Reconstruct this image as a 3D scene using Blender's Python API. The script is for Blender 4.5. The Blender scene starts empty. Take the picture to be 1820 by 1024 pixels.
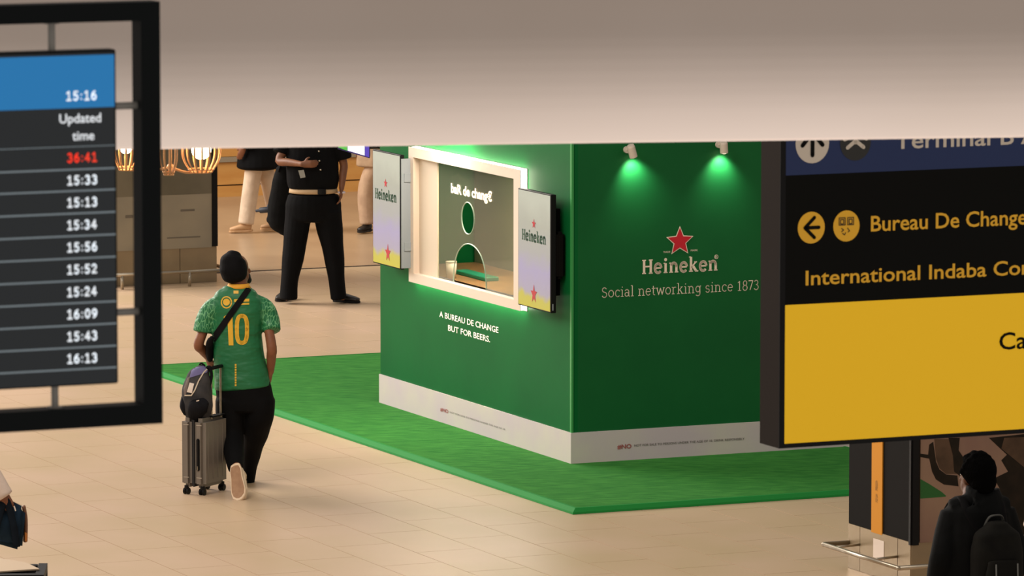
import bpy, bmesh, math, random
from mathutils import Vector, Matrix
from mathutils.bvhtree import BVHTree
random.seed(7)
SC = bpy.context.scene
COL = SC.collection
R = math.radians

# ------------------------------------------------------------------ camera, world, lights, exposure
F = 200.0 / 36.0 * 1820
HZ = -636.0                       # image row of the horizon
CAMZ = 6.27
PITCH = math.atan((512 - HZ) / F)
cam_d = bpy.data.cameras.new('camera'); cam = bpy.data.objects.new('camera', cam_d); COL.objects.link(cam)
cam.location = (0, 0, CAMZ); cam.rotation_euler = (R(90) - PITCH, 0, 0)
cam_d.lens = 200; cam_d.sensor_width = 36; cam_d.clip_start = 0.5; cam_d.clip_end = 300
cam_d.dof.use_dof = True; cam_d.dof.focus_distance = 42.5; cam_d.dof.aperture_fstop = 13
SC.camera = cam
SC.view_settings.view_transform = 'Standard'; SC.view_settings.look = 'None'
SC.view_settings.gamma = 1; SC.view_settings.use_curve_mapping = False
SC.view_settings.exposure = 0.27
w = bpy.data.worlds.new('world'); SC.world = w; w.use_nodes = True
w.node_tree.nodes['Background'].inputs[0].default_value = (1.0, 0.90, 0.82, 1)
w.node_tree.nodes['Background'].inputs[1].default_value = 0.33

def aim(o, target):
    o.rotation_euler = (Vector(target) - o.location).to_track_quat('-Z', 'Y').to_euler()
def area(name, loc, target, sx, sy, power, color):
    l = bpy.data.lights.new(name, 'AREA'); l.shape = 'RECTANGLE'; l.size = sx; l.size_y = sy
    l.energy = power; l.color = color
    o = bpy.data.objects.new(name, l); COL.objects.link(o); o.location = loc; aim(o, target); return o
def spot(name, loc, target, power, color, cone, blend, radius):
    l = bpy.data.lights.new(name, 'SPOT'); l.energy = power; l.color = color
    l.spot_size = R(cone); l.spot_blend = blend; l.shadow_soft_size = radius
    o = bpy.data.objects.new(name, l); COL.objects.link(o); o.location = loc; aim(o, target); return o
area('daylight_window_wall', (-15, 55, 8.5), (0, 42, 0.6), 14, 6, 4300, (1.0, 0.91, 0.83))
area('concourse_ceiling_light', (-6, 33, 10), (-2.5, 41, 0), 6, 6, 760, (1.0, 0.90, 0.81))
area('rear_wall_fill', (-1, 59.5, 5.5), (-1, 63.5, .5), 8, 2, 170, (1.0, 0.86, 0.68))  # last one: unseen fill added to brighten the far boards

# ------------------------------------------------------------------ pixel <-> world measuring
cp, sp_ = math.cos(PITCH), math.sin(PITCH)
CAM = Vector((0, 0, CAMZ)); FW = Vector((0, cp, -sp_)); UPV = Vector((0, sp_, cp)); RT = Vector((1, 0, 0))
def ray(px, py): return FW + RT * ((px - 910) / F) + UPV * ((512 - py) / F)
def on_z(px, py, z=0.0):
    d = ray(px, py); return CAM + d * ((z - CAMZ) / d.z)
def on_y(px, py, y):
    d = ray(px, py); return CAM + d * (y / d.y)
def on_plane(px, py, p, n):
    d = ray(px, py); return CAM + d * ((p - CAM).dot(n) / d.dot(n))
def proj(p):
    v = Vector(p) - CAM; k = v.dot(FW); return (910 + F * v.dot(RT) / k, 512 - F * v.dot(UPV) / k)
U = Vector((-4456, 10176, 0)).normalized(); V = Vector((U.y, -U.x, 0)); Z = Vector((0, 0, 1))
K0 = on_z(1016, 824, 0.04); K0.z = 0
def uvz(s, v, z): return K0 + U * s + V * v + Z * z
def suv(p): q = Vector(p) - K0; return q.dot(U), q.dot(V), p[2]
def hl(px, py, p=0.0): return suv(on_plane(px, py, K0 - V * p, V))          # on the left wall (offset p outwards)
def hr(px, py, p=0.0): return suv(on_plane(px, py, K0 - U * p, U))          # on the right wall

# ------------------------------------------------------------------ materials
def lin(c):
    return tuple(((x / 255) / 12.92 if x / 255 <= 0.04045 else ((x / 255 + 0.055) / 1.055) ** 2.4) for x in c)
def mat(name, c, rough=0.6, metal=0.0, c2=None, scale=8.0, stretch=(1, 1, 1), bump=0.0, bscale=60.0, emit=0.0, ecol=None,
        spec=0.5, alpha=None, lo=0.35, hi=0.65, coat=0.0, detail=4.0):
    m = bpy.data.materials.new(name); m.use_nodes = True; nt = m.node_tree; N = nt.nodes; L = nt.links
    b = N['Principled BSDF']; a = lin(c)
    b.inputs['Base Color'].default_value = (*a, 1); b.inputs['Roughness'].default_value = rough
    b.inputs['Metallic'].default_value = metal; b.inputs['Specular IOR Level'].default_value = spec
    if coat: b.inputs['Coat Weight'].default_value = coat; b.inputs['Coat Roughness'].default_value = 0.15
    g = N.new('ShaderNodeNewGeometry'); mp = N.new('ShaderNodeMapping'); mp.inputs['Scale'].default_value = stretch
    mp.inputs['Rotation'].default_value = (0, 0, -math.atan2(U.y, U.x))
    L.new(g.outputs['Position'], mp.inputs['Vector'])
    if c2 is not None:
        n = N.new('ShaderNodeTexNoise'); n.inputs['Scale'].default_value = scale; n.inputs['Detail'].default_value = detail
        L.new(mp.outputs[0], n.inputs['Vector'])
        r = N.new('ShaderNodeValToRGB'); r.color_ramp.elements[0].position = lo; r.color_ramp.elements[1].position = hi
        r.color_ramp.elements[0].color = (*a, 1); r.color_ramp.elements[1].color = (*lin(c2), 1)
        L.new(n.outputs['Fac'], r.inputs[0]); L.new(r.outputs[0], b.inputs['Base Color'])
    if bump:
        n = N.new('ShaderNodeTexNoise'); n.inputs['Scale'].default_value = bscale; n.inputs['Detail'].default_value = 3
        L.new(mp.outputs[0], n.inputs['Vector'])
        bp = N.new('ShaderNodeBump'); bp.inputs['Strength'].default_value = bump; bp.inputs['Distance'].default_value = 0.01
        L.new(n.outputs['Fac'], bp.inputs['Height']); L.new(bp.outputs[0], b.inputs['Normal'])
    if emit:
        b.inputs['Emission Color'].default_value = (*lin(ecol or c), 1); b.inputs['Emission Strength'].default_value = emit
    return m
def glass(name, tint=(225, 235, 228), trans=0.8):
    m = bpy.data.materials.new(name); m.use_nodes = True; nt = m.node_tree; N = nt.nodes; L = nt.links
    for n in list(N):
        if n.type != 'OUTPUT_MATERIAL': N.remove(n)
    o = [n for n in N][0]; t = N.new('ShaderNodeBsdfTransparent'); t.inputs[0].default_value = (*lin(tint), 1)
    g = N.new('ShaderNodeBsdfGlossy'); g.inputs['Roughness'].default_value = 0.04
    d = N.new('ShaderNodeBsdfDiffuse'); d.inputs[0].default_value = (*lin((185, 185, 165)), 1)
    f = N.new('ShaderNodeMixShader'); f.inputs[0].default_value = 1 - trans
    x = N.new('ShaderNodeMixShader'); x.inputs[0].default_value = 0.10
    L.new(t.outputs[0], f.inputs[1]); L.new(d.outputs[0], f.inputs[2]); L.new(f.outputs[0], x.inputs[1]); L.new(g.outputs[0], x.inputs[2])
    L.new(x.outputs[0], o.inputs[0]); return m
T = {}
T['tile'] = mat('beige_floor_tile', (197, 172, 138), 0.33, c2=(206, 178, 150), scale=0.9, bump=0.03, bscale=3, spec=0.4)
T['grout'] = mat('brown_grout', (140, 116, 90), 0.8)
T['far_floor'] = mat('polished_floor', (160, 134, 106), 0.3, c2=(172, 146, 116), scale=1.2, bump=0.04, bscale=2, spec=0.6)
T['steel'] = mat('brushed_steel', (178, 168, 150), 0.32, 0.85, c2=(160, 150, 132), scale=3, stretch=(1, 1, 12), bump=0.03)
T['steel_panel'] = mat('satin_steel_panel', (160, 142, 112), 0.42, 0.45, c2=(144, 126, 100), scale=2)
T['joint'] = mat('dark_joint', (52, 40, 30), 0.7)
T['green_wall'] = mat('green_painted_board', (12, 100, 48), 0.5, c2=(10, 94, 45), scale=1.6, spec=0.08)
T['logo_green'] = mat('satin_dark_green_board', (20, 98, 48), 0.45, c2=(17, 92, 45), scale=1.6, spec=0.16)
T['green_trim'] = mat('light_green_corner_trim', (54, 150, 76), 0.4)
T['carpet'] = mat('green_carpet_pile', (44, 116, 46), 0.95, c2=(70, 142, 60), scale=7, stretch=(1, 3, 1), bump=0.6, bscale=90, lo=0.3, hi=0.75, spec=0.1)
T['carpet_edge'] = mat('green_vinyl_edging', (34, 132, 56), 0.7, spec=0.12)
T['strip'] = mat('white_plinth_board', (206, 190, 197), 0.5, c2=(212, 203, 192), scale=2)
T['frame'] = mat('warm_white_window_frame', (226, 208, 190), 0.5)
T['led'] = mat('led_edge', (255, 246, 230), 0.4, emit=13, ecol=(255, 240, 220))
T['alu'] = mat('grey_aluminium', (150, 148, 142), 0.4, 0.25)
T['white_text'] = mat('white_vinyl_lettering', (240, 222, 200), 0.5)
T['white_lit'] = mat('white_lit_lettering', (250, 235, 215), 0.5, emit=0.45)
T['red'] = mat('red_star', (196, 18, 38), 0.45)
T['grey_text'] = mat('grey_print', (120, 112, 108), 0.7)
T['red_text'] = mat('red_brown_print', (165, 90, 84), 0.7)
T['black'] = mat('black_plastic', (12, 12, 13), 0.5, spec=0.2)
T['black_matte'] = mat('black_matte_cladding', (17, 15, 13), 0.75, spec=0.08)
T['fids_frame'] = mat('blue_black_steel_frame', (10, 16, 18), 0.6, spec=0.15)
T['fids_row'] = mat('dark_screen_row', (24, 30, 34), 0.5, emit=0.04, ecol=(110, 120, 128))
T['fids_line'] = mat('grey_screen_rule', (120, 132, 138), 0.5, emit=0.22, ecol=(160, 176, 184))
T['fids_blue'] = mat('blue_screen_header', (30, 110, 170), 0.5, emit=0.30, ecol=(40, 150, 225))
T['fids_white'] = mat('white_screen_text', (200, 206, 210), 0.5, emit=0.6, ecol=(235, 240, 245))
T['fids_red'] = mat('red_screen_text', (220, 60, 40), 0.5, emit=0.5, ecol=(250, 70, 45))
T['bulk'] = mat('cream_plaster', (222, 208, 198), 0.8, c2=(217, 203, 192), scale=0.8)
T['bulk_top'] = mat('tan_plaster', (196, 170, 148), 0.85)
T['tv_grey'] = mat('screen_silver', (180, 186, 180), 0.35, emit=0.36, ecol=(190, 200, 190))
T['tv_lilac'] = mat('screen_lilac', (165, 162, 200), 0.35, emit=0.34, ecol=(176, 172, 214))
T['tv_lime'] = mat('screen_lime', (190, 195, 60), 0.35, emit=0.34, ecol=(196, 200, 70))
T['tv_green'] = mat('screen_green_print', (0, 70, 44), 0.4, emit=0.04, ecol=(0, 110, 70))
T['tv_red'] = mat('screen_red_print', (176, 30, 48), 0.4, emit=0.06, ecol=(200, 40, 60))
T['bracket'] = mat('white_steel_bracket', (150, 158, 165), 0.4)
T['inner'] = mat('olive_interior_wall', (112, 122, 88), 0.7, c2=(96, 112, 84), scale=1.5)
T['inner_dark'] = mat('dark_green_interior_panel', (46, 74, 52), 0.6)
T['inner_light'] = mat('frosted_beige_panel', (205, 190, 168), 0.5, c2=(214, 198, 176), scale=1, stretch=(1, 1, 0.2))
T['counter'] = mat('brown_wood_counter', (158, 116, 74), 0.4, c2=(136, 104, 70), scale=4, stretch=(3, 1, 1))
T['glass'] = glass('service_window_glass', (222, 228, 214), 0.86)
T['ring'] = mat('pale_glass_edge', (150, 172, 150), 0.3)
T['lamp_white'] = mat('white_lamp_body', (225, 210, 195), 0.4)
T['lamp_face'] = mat('lit_lamp_face', (255, 245, 225), 0.4, emit=12, ecol=(255, 238, 200))
T['sign_black'] = mat('sign_black_face', (13, 13, 10), 0.6, spec=0.1)
T['sign_side'] = mat('sign_dark_bronze_side', (46, 36, 29), 0.7, spec=0.1)
T['sign_blue'] = mat('sign_blue_band', (18, 40, 84), 0.5, emit=0.02, ecol=(20, 60, 150))
T['sign_yellow'] = mat('sign_yellow_face', (222, 178, 20), 0.5, emit=0.33, ecol=(226, 172, 12))
T['sign_amber'] = mat('sign_amber_print', (200, 150, 30), 0.5, emit=0.22, ecol=(216, 156, 32))
T['sign_white'] = mat('sign_white_print', (190, 175, 155), 0.5, emit=0.12, ecol=(220, 205, 185))
T['sign_grey'] = mat('sign_charcoal_disc', (40, 40, 36), 0.5)
T['amber_strip'] = mat('amber_strip', (206, 138, 36), 0.6, spec=.2)
T['poster'] = mat('grey_poster', (150, 140, 120), 0.3, c2=(128, 122, 108), scale=1.1, stretch=(1, 1, 1.6))
T['wood_wall'] = mat('honey_wood_panel', (204, 146, 74), 0.5, c2=(214, 160, 88), scale=2, stretch=(1, 1, 5))
T['wood_lamp'] = mat('pale_bent_wood', (214, 158, 100), 0.5)
T['bulb'] = mat('glowing_bulb', (255, 236, 205), 0.4, emit=14, ecol=(255, 214, 165))
T['concrete'] = mat('grey_plinth', (150, 138, 118), 0.6)

# ------------------------------------------------------------------ object helpers
def tag(o, label=None, cat=None, group=None, kind=None):
    if label: o['label'] = label
    if cat: o['category'] = cat
    if group: o['group'] = group
    if kind: o['kind'] = kind
    return o
def thing(name, label, cat, loc, rz=0.0, group=None):
    o = bpy.data.objects.new(name, None); COL.objects.link(o); o.location = loc; o.rotation_euler = (0, 0, rz)
    o.empty_display_size = 0.1; o['_m'] = 0
    bpy.context.view_layer.update()
    return tag(o, label, cat, group)
def rootm(p):
    while p.parent: p = p.parent
    return Matrix.Translation(p.location) @ p.rotation_euler.to_matrix().to_4x4()
def obj(name, bm, m, parent=None, smooth=False, label=None, origin=None, kind=None):
    """Link a bmesh (world coordinates) as one mesh object."""
    me = bpy.data.meshes.new(name)
    if isinstance(bm, bmesh.types.BMesh):
        bmesh.ops.recalc_face_normals(bm, faces=bm.faces[:]); bm.to_mesh(me); bm.free()
    else: me = bm; me.name = name
    o = bpy.data.objects.new(name, me); COL.objects.link(o)
    if parent is not None:
        o.parent = parent; me.transform(rootm(parent).inverted())
    elif origin is not None:
        me.transform(Matrix.Translation(-Vector(origin))); o.location = origin
    if m is not None:
        for mm in (m if isinstance(m, (list, tuple)) else [m]): me.materials.append(mm)
    if smooth:
        for p in me.polygons: p.use_smooth = True
    if label: o['label'] = label
    if kind: o['kind'] = kind
    return o
def B(): return bmesh.new()
def hexa(bm, c8):
    vs = [bm.verts.new(c) for c in c8]
    for f in ((0, 1, 2, 3), (7, 6, 5, 4), (0, 4, 5, 1), (1, 5, 6, 2), (2, 6, 7, 3), (3, 7, 4, 0)):
        bm.faces.new([vs[i] for i in f])
    return bm
def box(bm, o, x, y, z, a, b, c):
    """box from o spanning a=(a0,a1) on x, b on y, c on z"""
    P = lambda i, j, k: o + x * a[i] + y * b[j] + z * c[k]
    return hexa(bm, [P(0, 0, 0), P(1, 0, 0), P(1, 1, 0), P(0, 1, 0), P(0, 0, 1), P(1, 0, 1), P(1, 1, 1), P(0, 1, 1)])
def bevel(bm, off, seg=2):
    bmesh.ops.bevel(bm, geom=bm.edges[:], offset=off, segments=seg, affect='EDGES', clamp_overlap=True); return bm
def kb(bm, s, v, z): return box(bm, K0, U, V, Z, s, v, z)                  # box in kiosk axes
def prism(bm, pts, n, depth):
    """closed outline (3-D points) extruded along n"""
    n = Vector(n); a = [bm.verts.new(p) for p in pts]; b = [bm.verts.new(Vector(p) + n * depth) for p in pts]
    bm.faces.new(a); bm.faces.new(b[::-1])
    for i in range(len(pts)): j = (i + 1) % len(pts); bm.faces.new((a[i], b[i], b[j], a[j]))
    return bm
def tube(bm, pts, rad, wide=None, n=14, sub=4, cap=True, power=2.0):
    """lofted tube; rad entries r or (a,b): a along 'wide', b across"""
    pts = [Vector(p) for p in pts]; rad = [(r, r) if not isinstance(r, (tuple, list)) else r for r in rad]
    P, Q = [], []
    for i in range(len(pts) - 1):
        p0 = pts[max(i - 1, 0)]; p1 = pts[i]; p2 = pts[i + 1]; p3 = pts[min(i + 2, len(pts) - 1)]
        for k in range(sub):
            t = k / sub; t2 = t * t; t3 = t2 * t
            P.append(0.5 * ((2 * p1) + (p2 - p0) * t + (2 * p0 - 5 * p1 + 4 * p2 - p3) * t2 + (3 * p1 - p0 - 3 * p2 + p3) * t3))
            s = t * t * (3 - 2 * t)
            Q.append((rad[i][0] * (1 - s) + rad[i + 1][0] * s, rad[i][1] * (1 - s) + rad[i + 1][1] * s))
    P.append(pts[-1]); Q.append(rad[-1])
    w = Vector(wide) if wide is not None else None; prev = None; rings = []
    for i, p in enumerate(P):
        t = (P[min(i + 1, len(P) - 1)] - P[max(i - 1, 0)]).normalized()
        ref = w if w is not None else (prev if prev is not None else (Vector((1, 0, 0)) if abs(t.x) < 0.9 else Vector((0, 1, 0))))
        a = (ref - t * ref.dot(t)).normalized(); b = t.cross(a); prev = a
        def ring(c, k, off=0.0):
            out = []
            for j in range(n):
                th = 2 * math.pi * j / n; cx, cy = math.cos(th), math.sin(th)
                if power != 2.0:
                    cx = math.copysign(abs(cx) ** (2 / power), cx); cy = math.copysign(abs(cy) ** (2 / power), cy)
                out.append(bm.verts.new(c + a * cx * Q[i][0] * k + b * cy * Q[i][1] * k))
            return out
        m_ = min(Q[i])
        if i == 0 and cap:
            rings.append(ring(p - t * m_ * 0.45 * cap, 0.5)); rings.append(ring(p - t * m_ * 0.25 * cap, 0.85))
        rings.append(ring(p, 1.0))
        if i == len(P) - 1 and cap:
            rings.append(ring(p + t * m_ * 0.25 * cap, 0.85)); rings.append(ring(p + t * m_ * 0.45 * cap, 0.5))
    for r0, r1 in zip(rings, rings[1:]):
        for j in range(n): bm.faces.new((r0[j], r0[(j + 1) % n], r1[(j + 1) % n], r1[j]))
    bm.faces.new(rings[0][::-1]); bm.faces.new(rings[-1]); return bm
def rod(bm, a, b, r, n=12):
    return tube(bm, [a, b], [r, r], n=n, sub=1, cap=False)
def ball(bm, c, r, wide=None, seg=16, M=None):
    c = Vector(c); r = r if isinstance(r, (tuple, list)) else (r, r, r)
    mx = Matrix.Translation(c) @ (M if M is not None else Matrix.Identity(4)) @ Matrix.Diagonal((*r, 1))
    bmesh.ops.create_uvsphere(bm, u_segments=seg, v_segments=seg // 2 + 2, radius=1, matrix=mx); return bm
def fuse(bm, voxel=0.009, smooth=6, tri=None):
    """voxel-remesh overlapping closed pieces into ONE continuous surface (returns a mesh)"""
    me = bpy.data.meshes.new('tmp'); bm.to_mesh(me); bm.free()
    o = bpy.data.objects.new('tmp', me); COL.objects.link(o)
    r = o.modifiers.new('r', 'REMESH'); r.mode = 'VOXEL'; r.voxel_size = voxel; r.adaptivity = 0
    if smooth: s = o.modifiers.new('s', 'SMOOTH'); s.factor = 0.5; s.iterations = smooth
    if tri: d = o.modifiers.new('d', 'DECIMATE'); d.ratio = tri
    dg = bpy.context.evaluated_depsgraph_get(); dg.update()
    out = bpy.data.meshes.new_from_object(o.evaluated_get(dg)); bpy.data.objects.remove(o)
    return out
def fr(o, x, y):                                                            # frame matrix
    x = Vector(x).normalized(); y = Vector(y).normalized(); n = x.cross(y)
    return Matrix(((x.x, y.x, n.x, o[0]), (x.y, y.y, n.y, o[1]), (x.z, y.z, n.z, o[2]), (0, 0, 0, 1)))

# ------------------------------------------------------------------ lettering
def font_mesh(s, bold=0.0):
    c = bpy.data.curves.new('t', 'FONT'); c.body = s; c.size = 1; c.offset = bold; c.resolution_u = 3
    o = bpy.data.objects.new('t', c); COL.objects.link(o)
    dg = bpy.context.evaluated_depsgraph_get(); dg.update()
    me = bpy.data.meshes.new_from_object(o.evaluated_get(dg)); bpy.data.objects.remove(o); bpy.data.curves.remove(c)
    bm = B(); bm.from_mesh(me); bpy.data.meshes.remove(me); return bm
def arc(cx, cy, rx, ry, a0, a1, n=14):
    return [(cx + rx * math.cos(R(a0 + (a1 - a0) * i / n)), cy + ry * math.sin(R(a0 + (a1 - a0) * i / n))) for i in range(n + 1)]
def slab_font():
    s = lambda x0, x1, y: ('s', [(x0, y), (x1, y)])
    m = lambda pts: ('m', pts)
    h = lambda pts: ('h', pts)
    return {
     'H': (.66, [m([(.14, .02), (.14, .68)]), m([(.52, .02), (.52, .68)]), h([(.14, .36), (.52, .36)]), s(.03, .25, .02), s(.41, .63, .02), s(.03, .25, .68), s(.41, .63, .68)]),
     'e': (.50, [m(arc(.25, .25, .18, .23, 5, 320, 22)), h([(.08, .26), (.43, .26)])]),
     'i': (.30, [m([(.15, .02), (.15, .48)]), s(.04, .26, .02), s(.04, .15, .48), m([(.15, .665), (.15, .675)])]),
     'n': (.58, [m([(.14, .02), (.14, .48)]), s(.03, .25, .02), s(.03, .14, .48), m(arc(.29, .31, .15, .17, 165, 0, 10) + [(.44, .02)]), s(.34, .55, .02)]),
     'k': (.56, [m([(.14, .02), (.14, .74)]), s(.03, .25, .02), s(.03, .14, .74), h([(.14, .2), (.42, .48)]), m([(.25, .29), (.44, .02)]), s(.32, .48, .48), s(.36, .56, .02)]),
     'S': (.52, [m(arc(.25, .53, .16, .15, 20, 270, 14) + arc(.25, .19, .18, .18, 90, -160, 14))]),
     'o': (.52, [m(arc(.26, .25, .19, .23, 0, 360, 22))]),
     'c': (.46, [m(arc(.26, .25, .18, .23, 45, 315, 18)), s(.36, .42, .40)]),
     'a': (.50, [m(arc(.22, .33, .15, .15, 155, 0, 10) + [(.37, .02)]), m(arc(.21, .15, .14, .13, 0, 360, 16)), s(.37, .47, .02)]),
     'l': (.30, [m([(.15, .02), (.15, .74)]), s(.04, .26, .02), s(.04, .15, .74)]),
     't': (.36, [m([(.15, .64), (.15, .12)] + arc(.25, .12, .10, .10, 180, 290, 6)), s(.03, .31, .48)]),
     'w': (.70, [m([(.08, .47), (.21, .02), (.35, .46), (.49, .02), (.62, .47)]), s(.0, .16, .48), s(.54, .70, .48)]),
     'r': (.42, [m([(.14, .02), (.14, .48)]), s(.03, .25, .02), s(.03, .14, .48), m(arc(.29, .30, .15, .18, 165, 60, 8))]),
     'g': (.54, [m(arc(.24, .27, .16, .20, 0, 360, 18)), m([(.41, .48), (.41, -.06)] + arc(.24, -.06, .17, .13, 0, -150, 10)), s(.41, .5, .48)]),
     's': (.42, [m(arc(.2, .36, .13, .12, 20, 270, 12) + arc(.2, .13, .14, .12, 90, -160, 12))]),
     '1': (.42, [m([(.22, .02), (.22, .68)]), h([(.22, .66), (.09, .56)]), s(.09, .35, .02)]),
     '8': (.48, [m(arc(.24, .52, .14, .16, 0, 360, 18)), m(arc(.24, .19, .17, .18, 0, 360, 20))]),
     '7': (.44, [m([(.04, .67), (.38, .67), (.16, .02)])]),
     '3': (.46, [m(arc(.21, .53, .14, .15, 155, -90, 14) + arc(.21, .20, .17, .18, 90, -155, 14))]),
     ' ': (.28, [])}
SLAB = slab_font()
def digit_font():
    m = lambda *p: [('m', list(q)) for q in p]
    return {
     '0': (.56, m(arc(.28, .35, .17, .28, 0, 360, 22))), '1': (.56, m([(.14, .54), (.30, .64), (.30, .06)], [(.13, .06), (.46, .06)])),
     '2': (.56, m(arc(.27, .47, .16, .17, 160, -20, 10) + [(.12, .07), (.46, .07)])),
     '3': (.56, m(arc(.26, .495, .15, .145, 150, -80, 12), arc(.26, .21, .17, .155, 80, -150, 12))),
     '4': (.56, m([(.36, .06), (.36, .63), (.09, .23), (.49, .23)])),
     '5': (.56, m([(.43, .63), (.16, .63), (.15, .38)] + arc(.26, .235, .17, .175, 115, -145, 12))),
     '6': (.56, m(arc(.28, .235, .16, .175, 0, 360, 18), arc(.42, .27, .30, .36, 178, 100, 8))),
     '9': (.56, m(arc(.27, .455, .16, .175, 0, 360, 18), arc(.13, .42, .30, .36, -2, -80, 8))),
     ':': (.30, m([(.15, .115), (.15, .125)], [(.15, .415), (.15, .425)]))}
def stroke(bm, pts, w):
    for (x0, y0), (x1, y1) in zip(pts, pts[1:]):
        d = math.hypot(x1 - x0, y1 - y0)
        if d < 1e-6: continue
        nx, ny = -(y1 - y0) / d * w / 2, (x1 - x0) / d * w / 2
        bm.faces.new([bm.verts.new((x0 + nx, y0 + ny, 0)), bm.verts.new((x1 + nx, y1 + ny, 0)), bm.verts.new((x1 - nx, y1 - ny, 0)), bm.verts.new((x0 - nx, y0 - ny, 0))])
DIGITS = digit_font()
def dot(bm, x, y, r, n=10):
    bm.faces.new([bm.verts.new((x + r * math.cos(2 * math.pi * i / n), y + r * math.sin(2 * math.pi * i / n), 0)) for i in range(n)])
def slab_mesh(s, wm, wh, ws, digits=False):
    bm = B(); x = 0
    for ch in s:
        adv, st = (DIGITS if digits else SLAB)[ch]
        for kind, pts in st:
            q = [(x + a, b) for a, b in pts]; wd = {'m': wm, 'h': wh, 's': ws}[kind]
            stroke(bm, q, wd)
            if kind != 's' and (len(q) > 2 or digits):
                for a, b in (q if digits else q[1:-1]): dot(bm, a, b, wd / 2, 8)
            if ch == 'i' and len(q) == 2 and q[0][1] > .6: dot(bm, q[0][0], q[0][1], wd * .62, 12)
        x += adv + max(0, wm - .06) * .35
    return bm
def fit(bm, width, cap, capunits):
    xs = [v.co.x for v in bm.verts]; x0, x1 = min(xs), max(xs); k = width / (x1 - x0)
    for v in bm.verts: v.co = Vector(((v.co.x - x0) * k, v.co.y * cap / capunits, 0))
    return bm
def letter(name, bm, m, parent, o, x, y, off=0.002, label=None):
    n = Vector(x).normalized().cross(Vector(y).normalized())
    bm.transform(fr(Vector(o) + n * off, x, y)); me = bpy.data.meshes.new(name); bm.to_mesh(me); bm.free()
    return obj(name, me, m, parent, label=label)
def text(name, s, m, parent, o, x, width, cap, bold=0.0, off=0.002, y=Z, slab=None, label=None):
    bm = slab_mesh(s, *slab) if slab else font_mesh(s, bold)
    bm = fit(bm, width, cap, 0.70 if slab else 0.73)
    for wb in words(bm, cap * (.30 if slab else .24)): last = letter(name, wb, m, parent, o, x, y, off, label)
    return last
def words(bm, gap):
    """split flat lettering into one mesh per word, at the gaps"""
    iv = sorted((min(v.co.x for v in f.verts), max(v.co.x for v in f.verts)) for f in bm.faces)
    cuts, end = [], iv[0][1]
    for a, b in iv:
        if a - end > gap: cuts.append((a + end) / 2)
        end = max(end, b)
    out = []
    for lo_, hi_ in zip([-9e9] + cuts, cuts + [9e9]):
        c = bm.copy(); bmesh.ops.delete(c, geom=[f for f in c.faces if not lo_ < f.calc_center_median().x < hi_], context='FACES'); out.append(c)
    bm.free(); return out
def star_bm(r, inner=0.40):
    bm = B(); pts = [(math.sin(math.pi * i / 5) * (r if i % 2 == 0 else r * inner), math.cos(math.pi * i / 5) * (r if i % 2 == 0 else r * inner), 0) for i in range(10)]
    c = bm.verts.new((0, 0, 0)); vs = [bm.verts.new(p) for p in pts]
    for i in range(10): bm.faces.new((c, vs[(i + 1) % 10], vs[i]))
    return bm
def disc_bm(r, n=28, r0=0.0):
    bm = B(); o = [bm.verts.new((r * math.cos(2 * math.pi * i / n), r * math.sin(2 * math.pi * i / n), 0)) for i in range(n)]
    if r0:
        q = [bm.verts.new((r0 * math.cos(2 * math.pi * i / n), r0 * math.sin(2 * math.pi * i / n), 0)) for i in range(n)]
        for i in range(n): j = (i + 1) % n; bm.faces.new((o[i], o[j], q[j], q[i]))
    else: bm.faces.new(o)
    return bm
def lines_bm(paths, w):
    bm = B()
    for p in paths:
        stroke(bm, p, w)
        for a, b in p: dot(bm, a, b, w / 2, 8)
    return bm

# ================================================================== SETTING
# ---- floor: dark bed, then tiles of 0.45 x 0.90 m laid along the stand's left wall
carp = [on_z(244, 657.5), on_z(1018, 915), on_z(1678, 883), on_z(1612, 845)]
cs = [suv(p) for p in carp]; cs[2] = suv(on_z(1745, 869))                                                  # carpet corners in stand axes
vmin = cs[1][1]; smin = cs[1][0]
def in_carpet(s, v, mg=0.6): return s > smin + mg and v > vmin + mg and s < cs[0][0] - mg and v < cs[2][1] - mg
strip_s = suv(on_z(560, 477.5))[0]
bm = B(); kb(bm, (-12, strip_s), (-9, 12), (-0.06, -0.006)); floor = obj('floor', bm, T['grout'], origin=K0); tag(floor, kind='structure')
s_a, v_a, _ = suv(on_z(801, 958.6)); s_b = suv(on_z(903, 951.4))[0]
TW, TL = 0.45, 0.90
near, rest = [], []
for j in range(-18, 26):
    v0 = v_a + j * TW; sh = s_b + (0.45 if j % 2 else 0.0)
    for i in range(-14, 26):
        s0 = sh + i * TL; s1 = s0 + TL
        if s0 > strip_s - 0.02 or s1 < -11.8: continue
        s1c = min(s1, strip_s - 0.004)
        c = uvz((s0 + s1) / 2, v0 + TW / 2, 0); px, py = proj(c)
        vis = -30 < px < 1850 and py < 1035 and not in_carpet(*suv(c)[:2]) and s1c == s1
        hid = (px < 215 and 30 < py < 690) or (px > 1395 and py < 790)
        (near if vis and not hid else rest).append((s0, s1c, v0, c))
near.sort(key=lambda t: t[3].y); rest += near[300:]; near = near[:300]
bm = B(); box(bm, Vector((0, 0, 0)), U, V, Z, (-TL / 2 + .003, TL / 2 - .003), (-TW / 2 + .003, TW / 2 - .003), (-0.010, 0))
tile_me = bpy.data.meshes.new('floor_tile'); bm.to_mesh(tile_me); bm.free(); tile_me.materials.append(T['tile'])
for s0, s1, v0, c in near:
    o = bpy.data.objects.new('floor_tile', tile_me); COL.objects.link(o); o.parent = floor; o.location = c - floor.location
bm = B()
for s0, s1, v0, c in rest: kb(bm, (s0 + .002, s1 - .002), (v0 + .002, v0 + TW - .002), (-0.008, 0))
obj('floor_tile', bm, T['tile'], floor, kind='stuff')
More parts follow.
